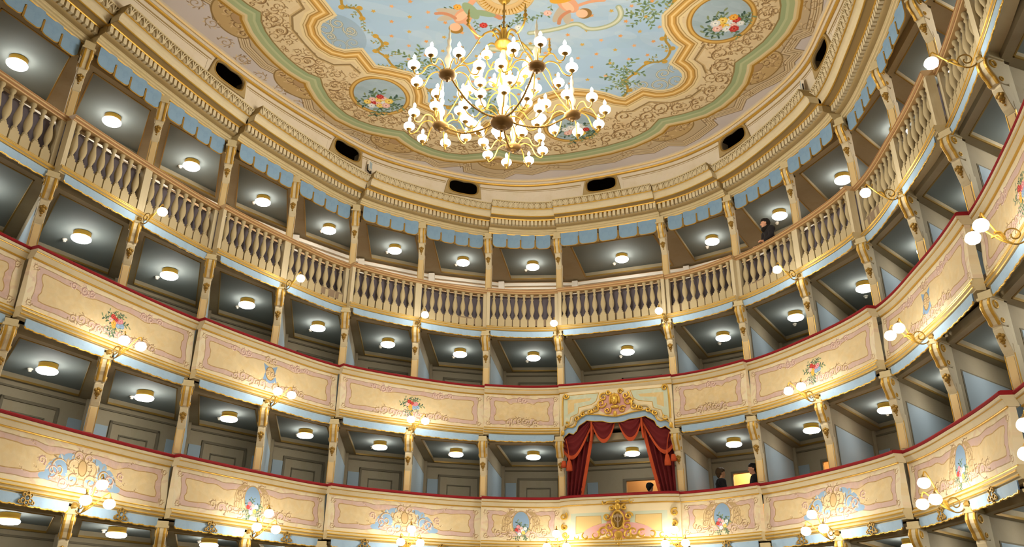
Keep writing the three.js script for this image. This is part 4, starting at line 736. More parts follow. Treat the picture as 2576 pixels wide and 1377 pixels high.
function lampArm(parent, r0, y0, R, y1, ang, light) {       // S-shaped arm with a cup, a glass globe and a flame bulb
  const key = [r0, y0, R, y1].join(); lampArm.g ||= new Map();
  if (!lampArm.g.has(key)) lampArm.g.set(key, tube([[r0, y0, 0], [lerp(r0, R, 0.25), y0 + 0.1, 0], [lerp(r0, R, 0.5), y0 + 0.06, 0], [lerp(r0, R, 0.72), Math.min(y0, y1) - 0.14, 0], [lerp(r0, R, 0.93), y1 - 0.19, 0], [R, y1 - 0.12, 0]], 0.013, 26, 6));
  const a = part(parent, 'arm', lampArm.g.get(key), M.goldBright); a.rotation.y = ang;
  const x = R * Math.cos(ang), z = -R * Math.sin(ang);
  for (const [nm, g, m] of [['cup', cupGeo, M.goldDeep], ['globe', globeGeo, M.globe], ['flame_bulb', flameGeo, M.flame]]) { const q = part(parent, nm, g, m); q.position.set(x, y1, z); }
  if (light) { const pl = new THREE.SpotLight(WARM, CHANDELIER_CD, 0, 1.45, 1); pl.position.set(x, y1 + 0.13, z); pl.castShadow = true; pl.shadow.radius = 3; parent.add(pl); parent.updateWorldMatrix(true, false);
    const w = parent.localToWorld(V3(x, y1 + 0.13, z)), ax = V3(w.x - AX, 0, w.z - AZ).normalize(); pl.target.position.copy(w).addScaledVector(ax, 3).add(V3(0, -0.35, 0)); pl.target.updateMatrixWorld(); }
}
{
  const ro = thing('ceiling_rosette', 'round gilt fluted rosette at the centre of the ceiling', 'rosette'); ro.position.set(AX, CAM_Y + CEIL, AZ);
  part(ro, 'fluted_ring', lathe([[0.36, 0], [0.37, -0.02], [0.42, -0.035], [0.46, -0.07], [0.54, -0.085], [0.6, -0.06], [0.64, -0.03], [0.66, 0]], 48), M.ochre);
  const fl = []; for (let i = 0; i < 44; i++) { const b = new THREE.CapsuleGeometry(0.013, 0.12, 2, 5); b.rotateZ(Math.PI / 2); b.translate(0.5, -0.075, 0); b.rotateY(i / 44 * 6.2832); fl.push(b); } part(ro, 'fluting', merge(fl), M.gold);
  part(ro, 'centre_field', lathe([[0, -0.02], [0.2, -0.02], [0.36, -0.005]], 32), M.creamPale);
  part(ro, 'boss', lathe([[0, -0.3], [0.05, -0.3], [0.06, -0.26], [0.1, -0.24], [0.13, -0.19], [0.12, -0.14], [0.16, -0.1], [0.15, -0.04], [0.1, 0]], 28), M.goldBright, 'turned gilt boss');

  const ch = thing('chandelier', 'great gilt chandelier with five lamp clusters and glowing glass globes', 'chandelier'); ch.position.set(AX, CAM_Y, AZ);
  part(ch, 'hanging_rod', merge([lathe([[0.018, 11.2], [0.018, 12.2]], 8), ...[11.5, 11.65, 11.8, 11.95].map((y) => { const q = new THREE.SphereGeometry(0.035, 10, 8); q.translate(0, y, 0); return q; })]), M.goldDeep);
  part(ch, 'crown', lathe([[0, 10.9], [0.05, 10.9], [0.06, 10.93], [0.04, 10.96], [0.1, 11.0], [0.17, 11.06], [0.18, 11.1], [0.12, 11.15], [0.06, 11.2], [0.05, 11.35], [0.07, 11.42], [0.02, 11.5]], 24), M.goldBright, 'gilt upper crown');
  const lv = []; for (let i = 0; i < 8; i++) { const q = tube([[0.05, 11.16, 0], [0.08, 11.34, 0], [0.17, 11.42, 0], [0.24, 11.36, 0]], 0.022, 10, 5); q.rotateY(i * 0.7854); lv.push(q); } part(ch, 'leaf_crown', merge(lv), M.goldBright);
  part(ch, 'glass_column', lathe([[0.05, 9.2], [0.1, 9.3], [0.06, 9.42], [0.05, 9.5], [0.09, 9.62], [0.12, 9.75], [0.08, 9.88], [0.045, 9.96], [0.08, 10.05], [0.1, 10.16], [0.06, 10.28], [0.04, 10.36], [0.07, 10.46], [0.08, 10.54], [0.04, 10.64], [0.05, 10.74], [0.05, 10.92]], 16), M.glass, 'cut glass column');
  const mb = part(ch, 'main_bowl', bowlGeo(0.23), M.bronze, 'gilt lower bowl'); mb.position.y = 9.2;
  for (let k = 0; k < 5; k++) {
    const a = (43 + 72 * k) * Math.PI / 180, dx = Math.cos(a), dz = Math.sin(a), sx = 1.4 * dx, sz = 1.4 * dz;
    const la = part(ch, 'long_arm', rope([[0.18, 9.22, 0], [0.45, 9.16, 0], [0.85, 9.2, 0], [1.15, 9.38, 0], [1.3, 9.5, 0]], 0.024), M.goldDeep, 'twisted gilt arm'); la.rotation.y = -a;
    const ua = part(ch, 'upper_arm', tube([[0.1, 11.06, 0], [0.3, 11.22, 0], [0.5, 11.06, 0], [0.62, 10.9, 0], [0.85, 10.9, 0], [0.95, 11.0, 0]], 0.02, 30, 6), M.goldBright); ua.rotation.y = -a;
    const fi = part(ch, 'candle_finial', spireGeo(0.42, 0.045), M.gold); fi.position.set(0.95 * dx, 10.98, 0.95 * dz);
    const st = part(ch, 'stay', tube([[0.62, 10.9, 0], [0.9, 10.3, 0], [1.25, 9.75, 0], [1.38, 9.6, 0]], 0.012, 20, 5), M.gold); st.rotation.y = -a;
    const cl = new THREE.Group(); cl.name = 'lamp_cluster'; cl.position.set(sx, 9.54, sz); cl.rotation.y = -a; ch.add(cl); cl.userData.label = 'ring of eight globes round a small gilt bowl';
    part(cl, 'bowl', bowlGeo(0.17), M.bronze); const sp = part(cl, 'glass_spire', spireGeo(1.05, 0.075), M.glass); sp.position.y = 0.05;
    for (let i = 0; i < 8; i++) lampArm(cl, 0.1, 0.03, 0.64, 0.02, i * 0.7854 + 0.39, true);
  }
  for (const [n, y, y0, R, ph] of [[10, 9.4, 9.3, 0.74, 0.1], [8, 9.98, 9.9, 0.66, 0.3], [6, 10.5, 10.4, 0.5, 0.2]]) for (let i = 0; i < n; i++) {
    const g = new THREE.Group(); g.name = 'centre_arm'; g.position.y = y; ch.add(g); lampArm(g, 0.07, y0 - y, R, 0, i / n * 6.2832 + ph, true);
  }
}

// ------------------------------------------------------------------ wall sconces on the fronts
const frillGeo = (() => { const g = new THREE.SphereGeometry(0.1, 24, 14), P = g.attributes.position; for (let i = 0; i < P.count; i++) { const x = P.getX(i), y = P.getY(i), z = P.getZ(i), a = Math.atan2(z, x), k = 1 + 0.1 * Math.cos(7 * a) * Math.max(0, -y / 0.1 + 0.35); P.setXYZ(i, x * k, y * 0.92, z * k); } g.computeVertexNormals(); return g; })();
const scrollGeo = (() => {
  const pts = []; for (let i = 0; i <= 40; i++) { const t = i / 40, a = -2.6 + t * 9.5, r = 0.15 * (1 - 0.82 * t); pts.push(V3(0, 0.03 + r * Math.sin(a), 0.17 + r * Math.cos(a))); }
  const ring = new THREE.TubeGeometry(new THREE.CatmullRomCurve3(pts), 60, 0.011, 6), plate = lathe([[0, 0.05], [0.03, 0.05], [0.05, 0.02], [0.07, 0.01], [0.07, 0]], 16); plate.rotateX(Math.PI / 2); plate.translate(0, 0.02, -0.02);
  return merge([ring, plate]);
})();
const sconceArm = (x, y, z) => merge([tube([[0, -0.1, 0.2], [x * 0.15, -0.04, 0.3], [x * 0.45, y * 0.6 + 0.06, 0.3 + (z - 0.3) * 0.45], [x * 0.8, y + 0.17, 0.3 + (z - 0.3) * 0.8], [x * 0.97, y + 0.19, z - 0.04], [x, y + 0.1, z]], 0.012, 30, 6), tube([[x * 0.1, -0.02, 0.29], [x * 0.25, 0.06, 0.34], [x * 0.4, 0.05, 0.42]], 0.018, 8, 5)]);
const SC = { 1: [[0, 0.05, 0.64]], 2: [[-0.19, 0.12, 0.6], [0.19, 0.12, 0.6]], 3: [[-0.24, 0.06, 0.58], [0.24, 0.06, 0.58], [0, 0.36, 0.6]] };
const scGeo = {}; for (const k of [1, 2, 3]) scGeo[k] = SC[k].map((q) => sconceArm(...q));
const WORDS = { 1: 'single-globe', 2: 'two-globe', 3: 'three-globe' };
for (const [n, T, cols, where] of [[1, H.T3 + 0.05, [0, 2, 4, 6, 8, 9, 11, 13, 15, 17], 'below the balustrade'], [2, H.T2 + 0.1, [0, 2, 4, 6, 11, 13, 15, 17], 'below the upper parapet'], [3, H.T1 + 0.1, [0, 2, 4, 6, 8, 9, 11, 13, 15, 17], 'below the lower parapet']]) for (const c of cols) {
  const p = plan(c), s = thing('wall_sconce', WORDS[n] + ' gilt scroll sconce ' + where + ', ' + colName(c), 'sconce', 'scroll sconces'); s.position.copy(at(c, 0.1, T)); s.rotation.y = Math.atan2(p.nx, p.nz);
  part(s, 'scroll', scrollGeo, M.goldDeep, 'coiled gilt scroll');
  SC[n].forEach(([x, y, z], i) => {
    part(s, 'arm', scGeo[n][i], M.goldBright); const g = part(s, 'globe', frillGeo, M.globe, 'glowing frilled glass'); g.position.set(x, y, z);
    const cp = part(s, 'cup', cupGeo, M.goldDeep); cp.position.set(x, y + 0.0, z); cp.rotation.x = Math.PI;
    const pl = new THREE.PointLight(WARM, SCONCE_CD); pl.position.set(x, y, z); pl.castShadow = true; pl.shadow.radius = 3; s.add(pl);
  });
}

// ------------------------------------------------------------------ the curtained centre box
{
  const p = plan(8.5), ry = Math.atan2(p.nx, p.nz), base = (o, d, h) => { o.position.copy(at(8.5, d, h)); o.rotation.y = ry; };
  const EDGE = [[0, 0.52], [0.22, 0.55], [0.45, 0.6], [0.78, 0.63], [0.9, 0.58], [1.03, 0.48], [1.08, 0.36], [1.16, 0.31], [1.3, 0.33], [1.4, 0.26], [1.46, 0.12], [1.5, 0.0]];   // arch of the opening above H.T2
  const full = [...EDGE.slice(1).reverse().map(([x, y]) => [-x, y]), ...EDGE];
  const arch = new THREE.Group(); arch.name = 'arch_board'; ROYAL[3].add(arch); base(arch, 0.06, H.T2);
  const top = H.R3 - 0.245 - H.T2;
  const sh = new THREE.Shape(); sh.moveTo(-1.5, top); full.forEach(([x, y]) => sh.lineTo(x, y + 0.02)); sh.lineTo(1.5, top); sh.closePath();
  const g = new THREE.ExtrudeGeometry(sh, { depth: 0.05, bevelEnabled: false }); const uv = g.attributes.uv, P = g.attributes.position; for (let i = 0; i < P.count; i++) uv.setXY(i, (P.getX(i) + 1.5) / 3, P.getY(i) / top);
  reseed(5);
  const tex = texOf(canvas(1024, 448, (x, W, Hh) => {
    x.save(); x.scale(W / 3, Hh / top); x.fillStyle = '#e9dab6'; x.fillRect(0, 0, 3, top);
    for (const s of [-1, 1]) { const X = (d) => 1.5 + s * d, Y = (y) => top - y;
      poly(x, [[X(1.4), Y(top - 0.08)], [X(0.42), Y(top - 0.08)], [X(0.5), Y(top - 0.3)], [X(0.62), Y(0.92)], [X(0.98), Y(0.86)], [X(1.0), Y(0.7)], [X(1.2), Y(0.62)], [X(1.24), Y(0.46)], [X(1.4), Y(0.3)]]); x.fillStyle = '#c8d3bd'; x.fill(); x.strokeStyle = '#c09a4c'; x.lineWidth = 0.02; x.stroke();
      poly(x, [[X(1.28), Y(top - 0.2)], [X(0.62), Y(top - 0.2)], [X(0.68), Y(1.02)], [X(1.1), Y(0.98)], [X(1.1), Y(0.78)], [X(1.28), Y(0.7)]]); x.fillStyle = '#dcc38a'; x.fill(); }
    x.fillStyle = '#dba7a2'; x.beginPath(); x.ellipse(1.5, top - 0.88, 0.46, 0.28, 0, 0, 6.3); x.fill();
    x.globalAlpha = 0.15; for (let i = 0; i < 200; i++) { x.fillStyle = i % 2 ? '#f3e6c8' : '#cdb686'; x.beginPath(); x.ellipse(rnd() * 3, rnd() * top, 0.08, 0.03, rnd() * 3, 0, 6.3); x.fill(); }
    x.restore();
  }));
  part(arch, 'board', g, new THREE.MeshStandardMaterial({ map: tex, roughness: 0.8 }), 'cream board painted pale green and ochre');
  const curl = (cx, cy, r, st, dir, z = 0.07, w = 0.024) => { const q = []; for (let i = 0; i <= 22; i++) { const t = i / 22, a = st + dir * t * 8, rr = r * (1 - 0.85 * t); q.push(V3(cx + rr * Math.cos(a), cy + rr * Math.sin(a), z + 0.01 * Math.sin(t * 6))); } return new THREE.TubeGeometry(new THREE.CatmullRomCurve3(q), 30, w, 5); };
  const blob = (x, y, z, a, b, c) => { const q = new THREE.SphereGeometry(1, 10, 8); q.scale(a, b, c); q.translate(x, y, z); return q; };
  const step = (s) => tube([[s * 1.42, 0.2, 0.07], [s * 1.36, 0.4, 0.07], [s * 1.16, 0.44, 0.07], [s * 1.1, 0.6, 0.07], [s * 0.94, 0.66, 0.07], [s * 0.86, 0.76, 0.07], [s * 0.6, 0.8, 0.07], [s * 0.5, 0.9, 0.07]], 0.028, 40, 6);
  part(arch, 'stepped_moulding', merge([step(-1), step(1)]), M.cream);
  const ga = []; for (const s of [-1, 1]) ga.push(curl(s * 0.36, 0.92, 0.13, 0, s), curl(s * 0.3, 1.08, 0.11, 1, -s), curl(s * 0.52, 0.78, 0.1, 2, s), curl(s * 0.2, 0.72, 0.1, 0.5, s), curl(s * 0.68, 0.72, 0.07, 1, s), curl(s * 0.86, 0.66, 0.07, 1, -s), curl(s * 1.04, 0.56, 0.07, 2, s), curl(s * 1.3, 0.42, 0.07, 2, s), curl(s * 1.32, top - 0.1, 0.08, 0, s), curl(s * 0.16, 1.2, 0.07, 0, s), blob(s * 0.44, 0.88, 0.07, 0.04, 0.09, 0.02), blob(s * 0.62, 0.7, 0.07, 0.07, 0.03, 0.02), tube([[s * 1.4, top - 0.1, 0.06], [s * 1.43, 0.9, 0.06], [s * 1.43, 0.4, 0.06]], 0.016, 12, 5), blob(s * 1.42, 0.22, 0.07, 0.05, 0.08, 0.03));
  part(arch, 'gilded_scrolls', merge(ga), M.goldBright, 'gilded relief scrolls');
  part(arch, 'gilded_mask', merge([blob(0, 0.98, 0.1, 0.1, 0.13, 0.07), blob(0, 0.93, 0.17, 0.035, 0.05, 0.03), blob(0.045, 1.02, 0.15, 0.022, 0.014, 0.02), blob(-0.045, 1.02, 0.15, 0.022, 0.014, 0.02), blob(0, 0.88, 0.15, 0.05, 0.016, 0.02), ...[-2, -1, 0, 1, 2].map((i) => blob(i * 0.05, 1.12 - Math.abs(i) * 0.02, 0.08, 0.032, 0.06, 0.04)), ...[-1, 1].map((s) => blob(s * 0.12, 0.98, 0.08, 0.035, 0.1, 0.04)), blob(0, 0.8, 0.08, 0.12, 0.05, 0.04), blob(0, 0.62, 0.08, 0.05, 0.08, 0.03)]), M.goldBright, 'gilded lion-like mask');
  // blue scalloped edge of the arch
  const pathAt = (w) => { const n = full.length - 1, i = Math.min(Math.floor(w * n), n - 1), t = w * n - i; return [lerp(full[i][0], full[i + 1][0], t), lerp(full[i][1], full[i + 1][1], t)]; };
  const bs = new THREE.Shape(), low = []; for (let i = 0; i <= 132; i++) { const [x, y] = pathAt(i / 132); i ? bs.lineTo(x, y + 0.03) : bs.moveTo(x, y + 0.03); } for (let i = 132; i >= 0; i--) { const [x, y] = pathAt(i / 132), yy = y - 0.12 - 0.02 * Math.abs(Math.sin(i / 132 * Math.PI * 14)); bs.lineTo(x * 0.985, yy); low.push(V3(x * 0.985, yy, 0.02)); } bs.closePath();
  const bv = part(arch, 'blue_valance', new THREE.ExtrudeGeometry(bs, { depth: 0.02, bevelEnabled: false }), M.blue, 'pale blue scalloped border'); bv.position.z = 0.005;
  part(arch, 'gold_edge', new THREE.TubeGeometry(new THREE.CatmullRomCurve3(low), 260, 0.012, 5), M.goldBright);
  const up = []; for (let i = 0; i <= 80; i++) { const [x, y] = pathAt(i / 80); up.push(V3(x, y + 0.03, 0.06)); } part(arch, 'gilt_arch_line', new THREE.TubeGeometry(new THREE.CatmullRomCurve3(up), 160, 0.018, 6), M.goldBright);

  // drapery
  const surf = (nu, nv, f) => { const pos = [], uvs = [], idx = []; for (let j = 0; j <= nv; j++) for (let i = 0; i <= nu; i++) { const q = f(i / nu, j / nv); pos.push(...q); uvs.push(i / nu, j / nv); } for (let j = 0; j < nv; j++) for (let i = 0; i < nu; i++) { const a = j * (nu + 1) + i; idx.push(a, a + nu + 1, a + 1, a + 1, a + nu + 1, a + nu + 2); } const q = new THREE.BufferGeometry(); q.setAttribute('position', new THREE.Float32BufferAttribute(pos, 3)); q.setAttribute('uv', new THREE.Float32BufferAttribute(uvs, 2)); q.setIndex(idx); q.computeVertexNormals(); return q; };
  const thick = (nu, nv, f, t) => merge([surf(nu, nv, f), surf(nu, nv, (u, v) => { const q = f(1 - u, v); return [q[0], q[1], q[2] - t]; })]);
  const bottom = H.R2 - H.T2 + 0.01, topY = 0.45;
  for (const s of [-1, 1]) {
    const d = thing('curtain', (s < 0 ? 'left' : 'right') + ' red velvet curtain with orange fringe in the centre box', 'curtain', 'centre box curtains'); base(d, -0.1, H.T2);
    const inner = (v) => lerp(0.66, 1.02, v ** 1.15), outer = 1.4, yv = (v, a) => lerp(topY - 0.25 * a, bottom, v);
    const f = (a, v) => [s * lerp(inner(v), outer, a), yv(v, a), 0.045 * Math.sin(a * 6.283 * 4.5 + 0.6 * Math.sin(v * 3)) * (0.5 + 0.5 * v) - 0.02];
    part(d, 'velvet_drape', thick(60, 24, f, 0.015), M.curtain, 'pleated red velvet');
    part(d, 'fringe', thick(4, 30, (a, v) => { const q = f(0, v); return [q[0] + s * (-0.055 + 0.085 * a), q[1], q[2] + 0.03 + 0.008 * Math.sin(v * 260)]; }, 0.02), M.fringe, 'orange fringe');
    // side swag
    const lowY = (w) => { const t = w; return lerp(topY + 0.02, -0.1, t) - 0.62 * Math.sin(Math.PI * Math.min(1, t * 0.9 + 0.04)) * (0.45 + 0.6 * t); };
    const hiY = (w) => lerp(0.62, 0.14, w);
    const sx = (w) => s * lerp(0.66, 1.43, w);
    const sg = (w, v) => [sx(w), lerp(hiY(w), lowY(w), v), 0.05 + 0.05 * Math.sin(v * Math.PI) + 0.016 * Math.sin(v * 24 + w * 4)];
    const sw = thing('swag', (s < 0 ? 'left' : 'right') + ' side swag of red velvet with orange fringe', 'swag', 'side swags'); base(sw, -0.06, H.T2);
    part(sw, 'velvet_swag', thick(30, 24, sg, 0.015), M.curtain); part(sw, 'fringe', thick(40, 3, (w, v) => { const q = sg(w, 1); return [q[0], q[1] + 0.02 - 0.1 * v, q[2] + 0.02 + 0.006 * Math.sin(w * 240)]; }, 0.02), M.fringe, 'orange fringe');
    part(sw, 'edge_braid', tube([[s * 0.66, 0.52, 0.1], [s * 0.665, 0.2, 0.1], [s * 0.69, -0.05, 0.1]], 0.03, 16, 6), M.fringe, 'orange braid');
    const ta = thing('tassel', 'orange tassel hanging at the ' + (s < 0 ? 'left' : 'right') + ' red curtain', 'tassel', 'curtain tassels'); base(ta, 0.05, H.T2);
    part(ta, 'cord', tube([[s * 1.36, 0.06, 0.02], [s * 1.3, -0.2, 0.04], [s * 1.27, -0.42, 0.04]], 0.012, 12, 5), M.fringe); const tb = part(ta, 'tassel_skirt', lathe([[0.0, -0.4], [0.03, -0.42], [0.035, -0.46], [0.02, -0.49], [0.05, -0.54], [0.075, -0.66], [0.082, -0.78], [0, -0.78]], 14), M.fringe); tb.position.set(s * 1.27, 0, 0.04);
    const tc = part(ta, 'small_bundle', lathe([[0.0, -0.5], [0.05, -0.52], [0.07, -0.6], [0.075, -0.68], [0, -0.68]], 12), M.fringe); tc.position.set(s * 1.42, 0, 0.03);
  }
  for (const s of [-1, 1]) {
    const sw = thing('swag', (s < 0 ? 'left' : 'right') + ' middle swag of red velvet under the arch', 'swag', 'middle swags'); base(sw, -0.05, H.T2);
    const f = (w, v) => { const dip = 0.6 * Math.sin(Math.PI * w) ** 0.7, x = s * lerp(0.03, 0.67, w), hi = 0.62; return [x, lerp(hi, hi - 0.04 - dip, v), 0.05 + 0.06 * Math.sin(v * Math.PI) + 0.018 * Math.sin(v * 22)]; };
    part(sw, 'velvet_swag', thick(30, 22, f, 0.015), M.curtain); part(sw, 'fringe', thick(40, 3, (w, v) => { const q = f(w, 1); return [q[0], q[1] + 0.02 - 0.1 * v, q[2] + 0.02 + 0.006 * Math.sin(w * 240)]; }, 0.02), M.fringe, 'orange fringe');
  }
  // gilded emblem on the bulging lower front
  const e = new THREE.Group(); e.name = 'gilded_emblem'; e.userData.label = 'gilded tree emblem with scrolls'; ROYAL[2].add(e); base(e, 0.3, H.T1 - 0.03); e.scale.set(1.12, 1.06, 1); const z0 = 0.0;
  const Hh = 0.36; const gl = []; for (const s of [-1, 1]) gl.push(curl(s * 0.2, Hh + 0.28, 0.12, 1, s, z0), curl(s * 0.34, Hh + 0.16, 0.12, 0, -s, z0), curl(s * 0.22, Hh + 0.1, 0.1, 2, s, z0), curl(s * 0.52, Hh + 0.1, 0.1, 1, s, z0), curl(s * 0.74, Hh + 0.08, 0.08, 2, -s, z0), curl(s * 0.95, Hh + 0.06, 0.06, 1, s, z0 - 0.01), curl(s * 0.24, Hh + 0.5, 0.09, 0, s, z0), curl(s * 0.14, Hh + 0.7, 0.07, 1, s, z0 - 0.02), curl(s * 1.24, Hh + 0.55, 0.09, 1, s, z0 - 0.04), curl(s * 1.22, Hh + 0.3, 0.07, 2, -s, z0 - 0.03), curl(s * 1.2, Hh + 0.12, 0.08, 0, s, z0 - 0.03), blob(s * 0.3, Hh + 0.02, z0, 0.1, 0.03, 0.025), blob(s * 0.62, Hh + 0.02, z0, 0.12, 0.025, 0.02), curl(s * 0.3, Hh + 0.84, 0.06, 0, s, z0 - 0.03, 0.018), blob(s * 0.16, Hh + 0.84, z0 - 0.02, 0.1, 0.025, 0.02));
  part(e, 'scrolls', merge(gl), M.goldBright, 'gilded scrolls');
  const oval = new THREE.TorusGeometry(0.16, 0.022, 8, 30); oval.scale(0.85, 1.25, 1); oval.translate(0, Hh + 0.42, z0 + 0.01);
  part(e, 'oval_frame', merge([oval, blob(0, Hh + 0.72, z0, 0.07, 0.08, 0.03), blob(0, Hh + 0.84, z0, 0.06, 0.04, 0.025)]), M.goldBright); part(e, 'oval_field', blob(0, Hh + 0.42, z0 - 0.01, 0.135, 0.2, 0.02), M.goldDeep);
  part(e, 'tree', merge([tube([[0, Hh + 0.26, z0 + 0.02], [0, Hh + 0.4, z0 + 0.025], [0, Hh + 0.5, z0 + 0.02]], 0.014, 8, 5), ...[-1, 1].map((s) => tube([[0, Hh + 0.36, z0 + 0.02], [s * 0.06, Hh + 0.42, z0 + 0.02], [s * 0.07, Hh + 0.5, z0 + 0.02]], 0.01, 8, 5)), ...[-1, 0, 1].map((i) => blob(i * 0.065, Hh + 0.52 - Math.abs(i) * 0.02, z0 + 0.015, 0.045, 0.04, 0.02))]), M.wood, 'small dark tree');
  part(e, 'pendant_leaf', merge([blob(0, Hh + 0.1, z0 + 0.01, 0.1, 0.09, 0.03), ...[-1, 0, 1].map((i) => blob(i * 0.06, Hh - 0.02 - (i ? 0 : 0.05), z0 + 0.01, 0.035, 0.09, 0.02))]), M.gold);
}

// ------------------------------------------------------------------ people: one smooth surface from tapered bones (surface nets on a distance field)
function netSurface(f, lo, hi, cell) {
  const n = [0, 1, 2].map((i) => Math.ceil((hi[i] - lo[i]) / cell) + 1), id = (i, j, k) => (k * n[1] + j) * n[0] + i, F = new Float32Array(n[0] * n[1] * n[2]);
  for (let k = 0; k < n[2]; k++) for (let j = 0; j < n[1]; j++) for (let i = 0; i < n[0]; i++) F[id(i, j, k)] = f(lo[0] + i * cell, lo[1] + j * cell, lo[2] + k * cell);
  const vid = new Map(), pos = [], idx = [];
  const vert = (i, j, k) => {
    const key = id(i, j, k); if (vid.has(key)) return vid.get(key);
    let sx = 0, sy = 0, sz = 0, c = 0;
    for (let e = 0; e < 12; e++) { const ax = e >> 2, b = e & 3, o = [0, 0, 0]; o[(ax + 1) % 3] = b & 1; o[(ax + 2) % 3] = b >> 1; const p = o.slice(); p[ax] = 1; const a = F[id(i + o[0], j + o[1], k + o[2])], q = F[id(i + p[0], j + p[1], k + p[2])]; if ((a < 0) !== (q < 0)) { const t = a / (a - q); sx += o[0] + (p[0] - o[0]) * t; sy += o[1] + (p[1] - o[1]) * t; sz += o[2] + (p[2] - o[2]) * t; c++; } }
    pos.push(lo[0] + (i + sx / c) * cell, lo[1] + (j + sy / c) * cell, lo[2] + (k + sz / c) * cell); vid.set(key, pos.length / 3 - 1); return pos.length / 3 - 1;
  };
  for (let k = 1; k < n[2] - 1; k++) for (let j = 1; j < n[1] - 1; j++) for (let i = 1; i < n[0] - 1; i++) {
    const a = F[id(i, j, k)];
    for (let ax = 0; ax < 3; ax++) {
      const d = [0, 0, 0]; d[ax] = 1; const b = F[id(i + d[0], j + d[1], k + d[2])]; if ((a < 0) === (b < 0)) continue;
      const u = [0, 0, 0], v = [0, 0, 0]; u[(ax + 1) % 3] = 1; v[(ax + 2) % 3] = 1;
      const q = [vert(i - u[0] - v[0], j - u[1] - v[1], k - u[2] - v[2]), vert(i - v[0], j - v[1], k - v[2]), vert(i, j, k), vert(i - u[0], j - u[1], k - u[2])];
      a < 0 ? idx.push(q[0], q[1], q[2], q[0], q[2], q[3]) : idx.push(q[0], q[2], q[1], q[0], q[3], q[2]);
    }
  }
  const g = new THREE.BufferGeometry(); g.setAttribute('position', new THREE.Float32BufferAttribute(pos, 3)); g.setIndex(idx); g.computeVertexNormals(); g.setAttribute('uv', new THREE.Float32BufferAttribute(new Float32Array(pos.length / 3 * 2), 2)); return g;
}
function bones(list, k = 0.03, cell = 0.012) {             // [ax,ay,az,ra, bx,by,bz,rb]
  const lo = [9, 9, 9], hi = [-9, -9, -9]; for (const b of list) for (const [o, r] of [[0, b[3]], [4, b[7]]]) for (let i = 0; i < 3; i++) { lo[i] = Math.min(lo[i], b[o + i] - r - 0.05); hi[i] = Math.max(hi[i], b[o + i] + r + 0.05); }
  const f = (x, y, z) => { let d = 9; for (const b of list) { const ux = b[4] - b[0], uy = b[5] - b[1], uz = b[6] - b[2], px = x - b[0], py = y - b[1], pz = z - b[2], t = Math.min(1, Math.max(0, (px * ux + py * uy + pz * uz) / (ux * ux + uy * uy + uz * uz + 1e-9))), q = Math.hypot(px - ux * t, py - uy * t, pz - uz * t) - (b[3] + (b[7] - b[3]) * t), h = Math.max(k - Math.abs(d - q), 0) / k; d = Math.min(d, q) - h * h * k * 0.25; } return d; };
  return netSurface(f, lo, hi, cell);
}
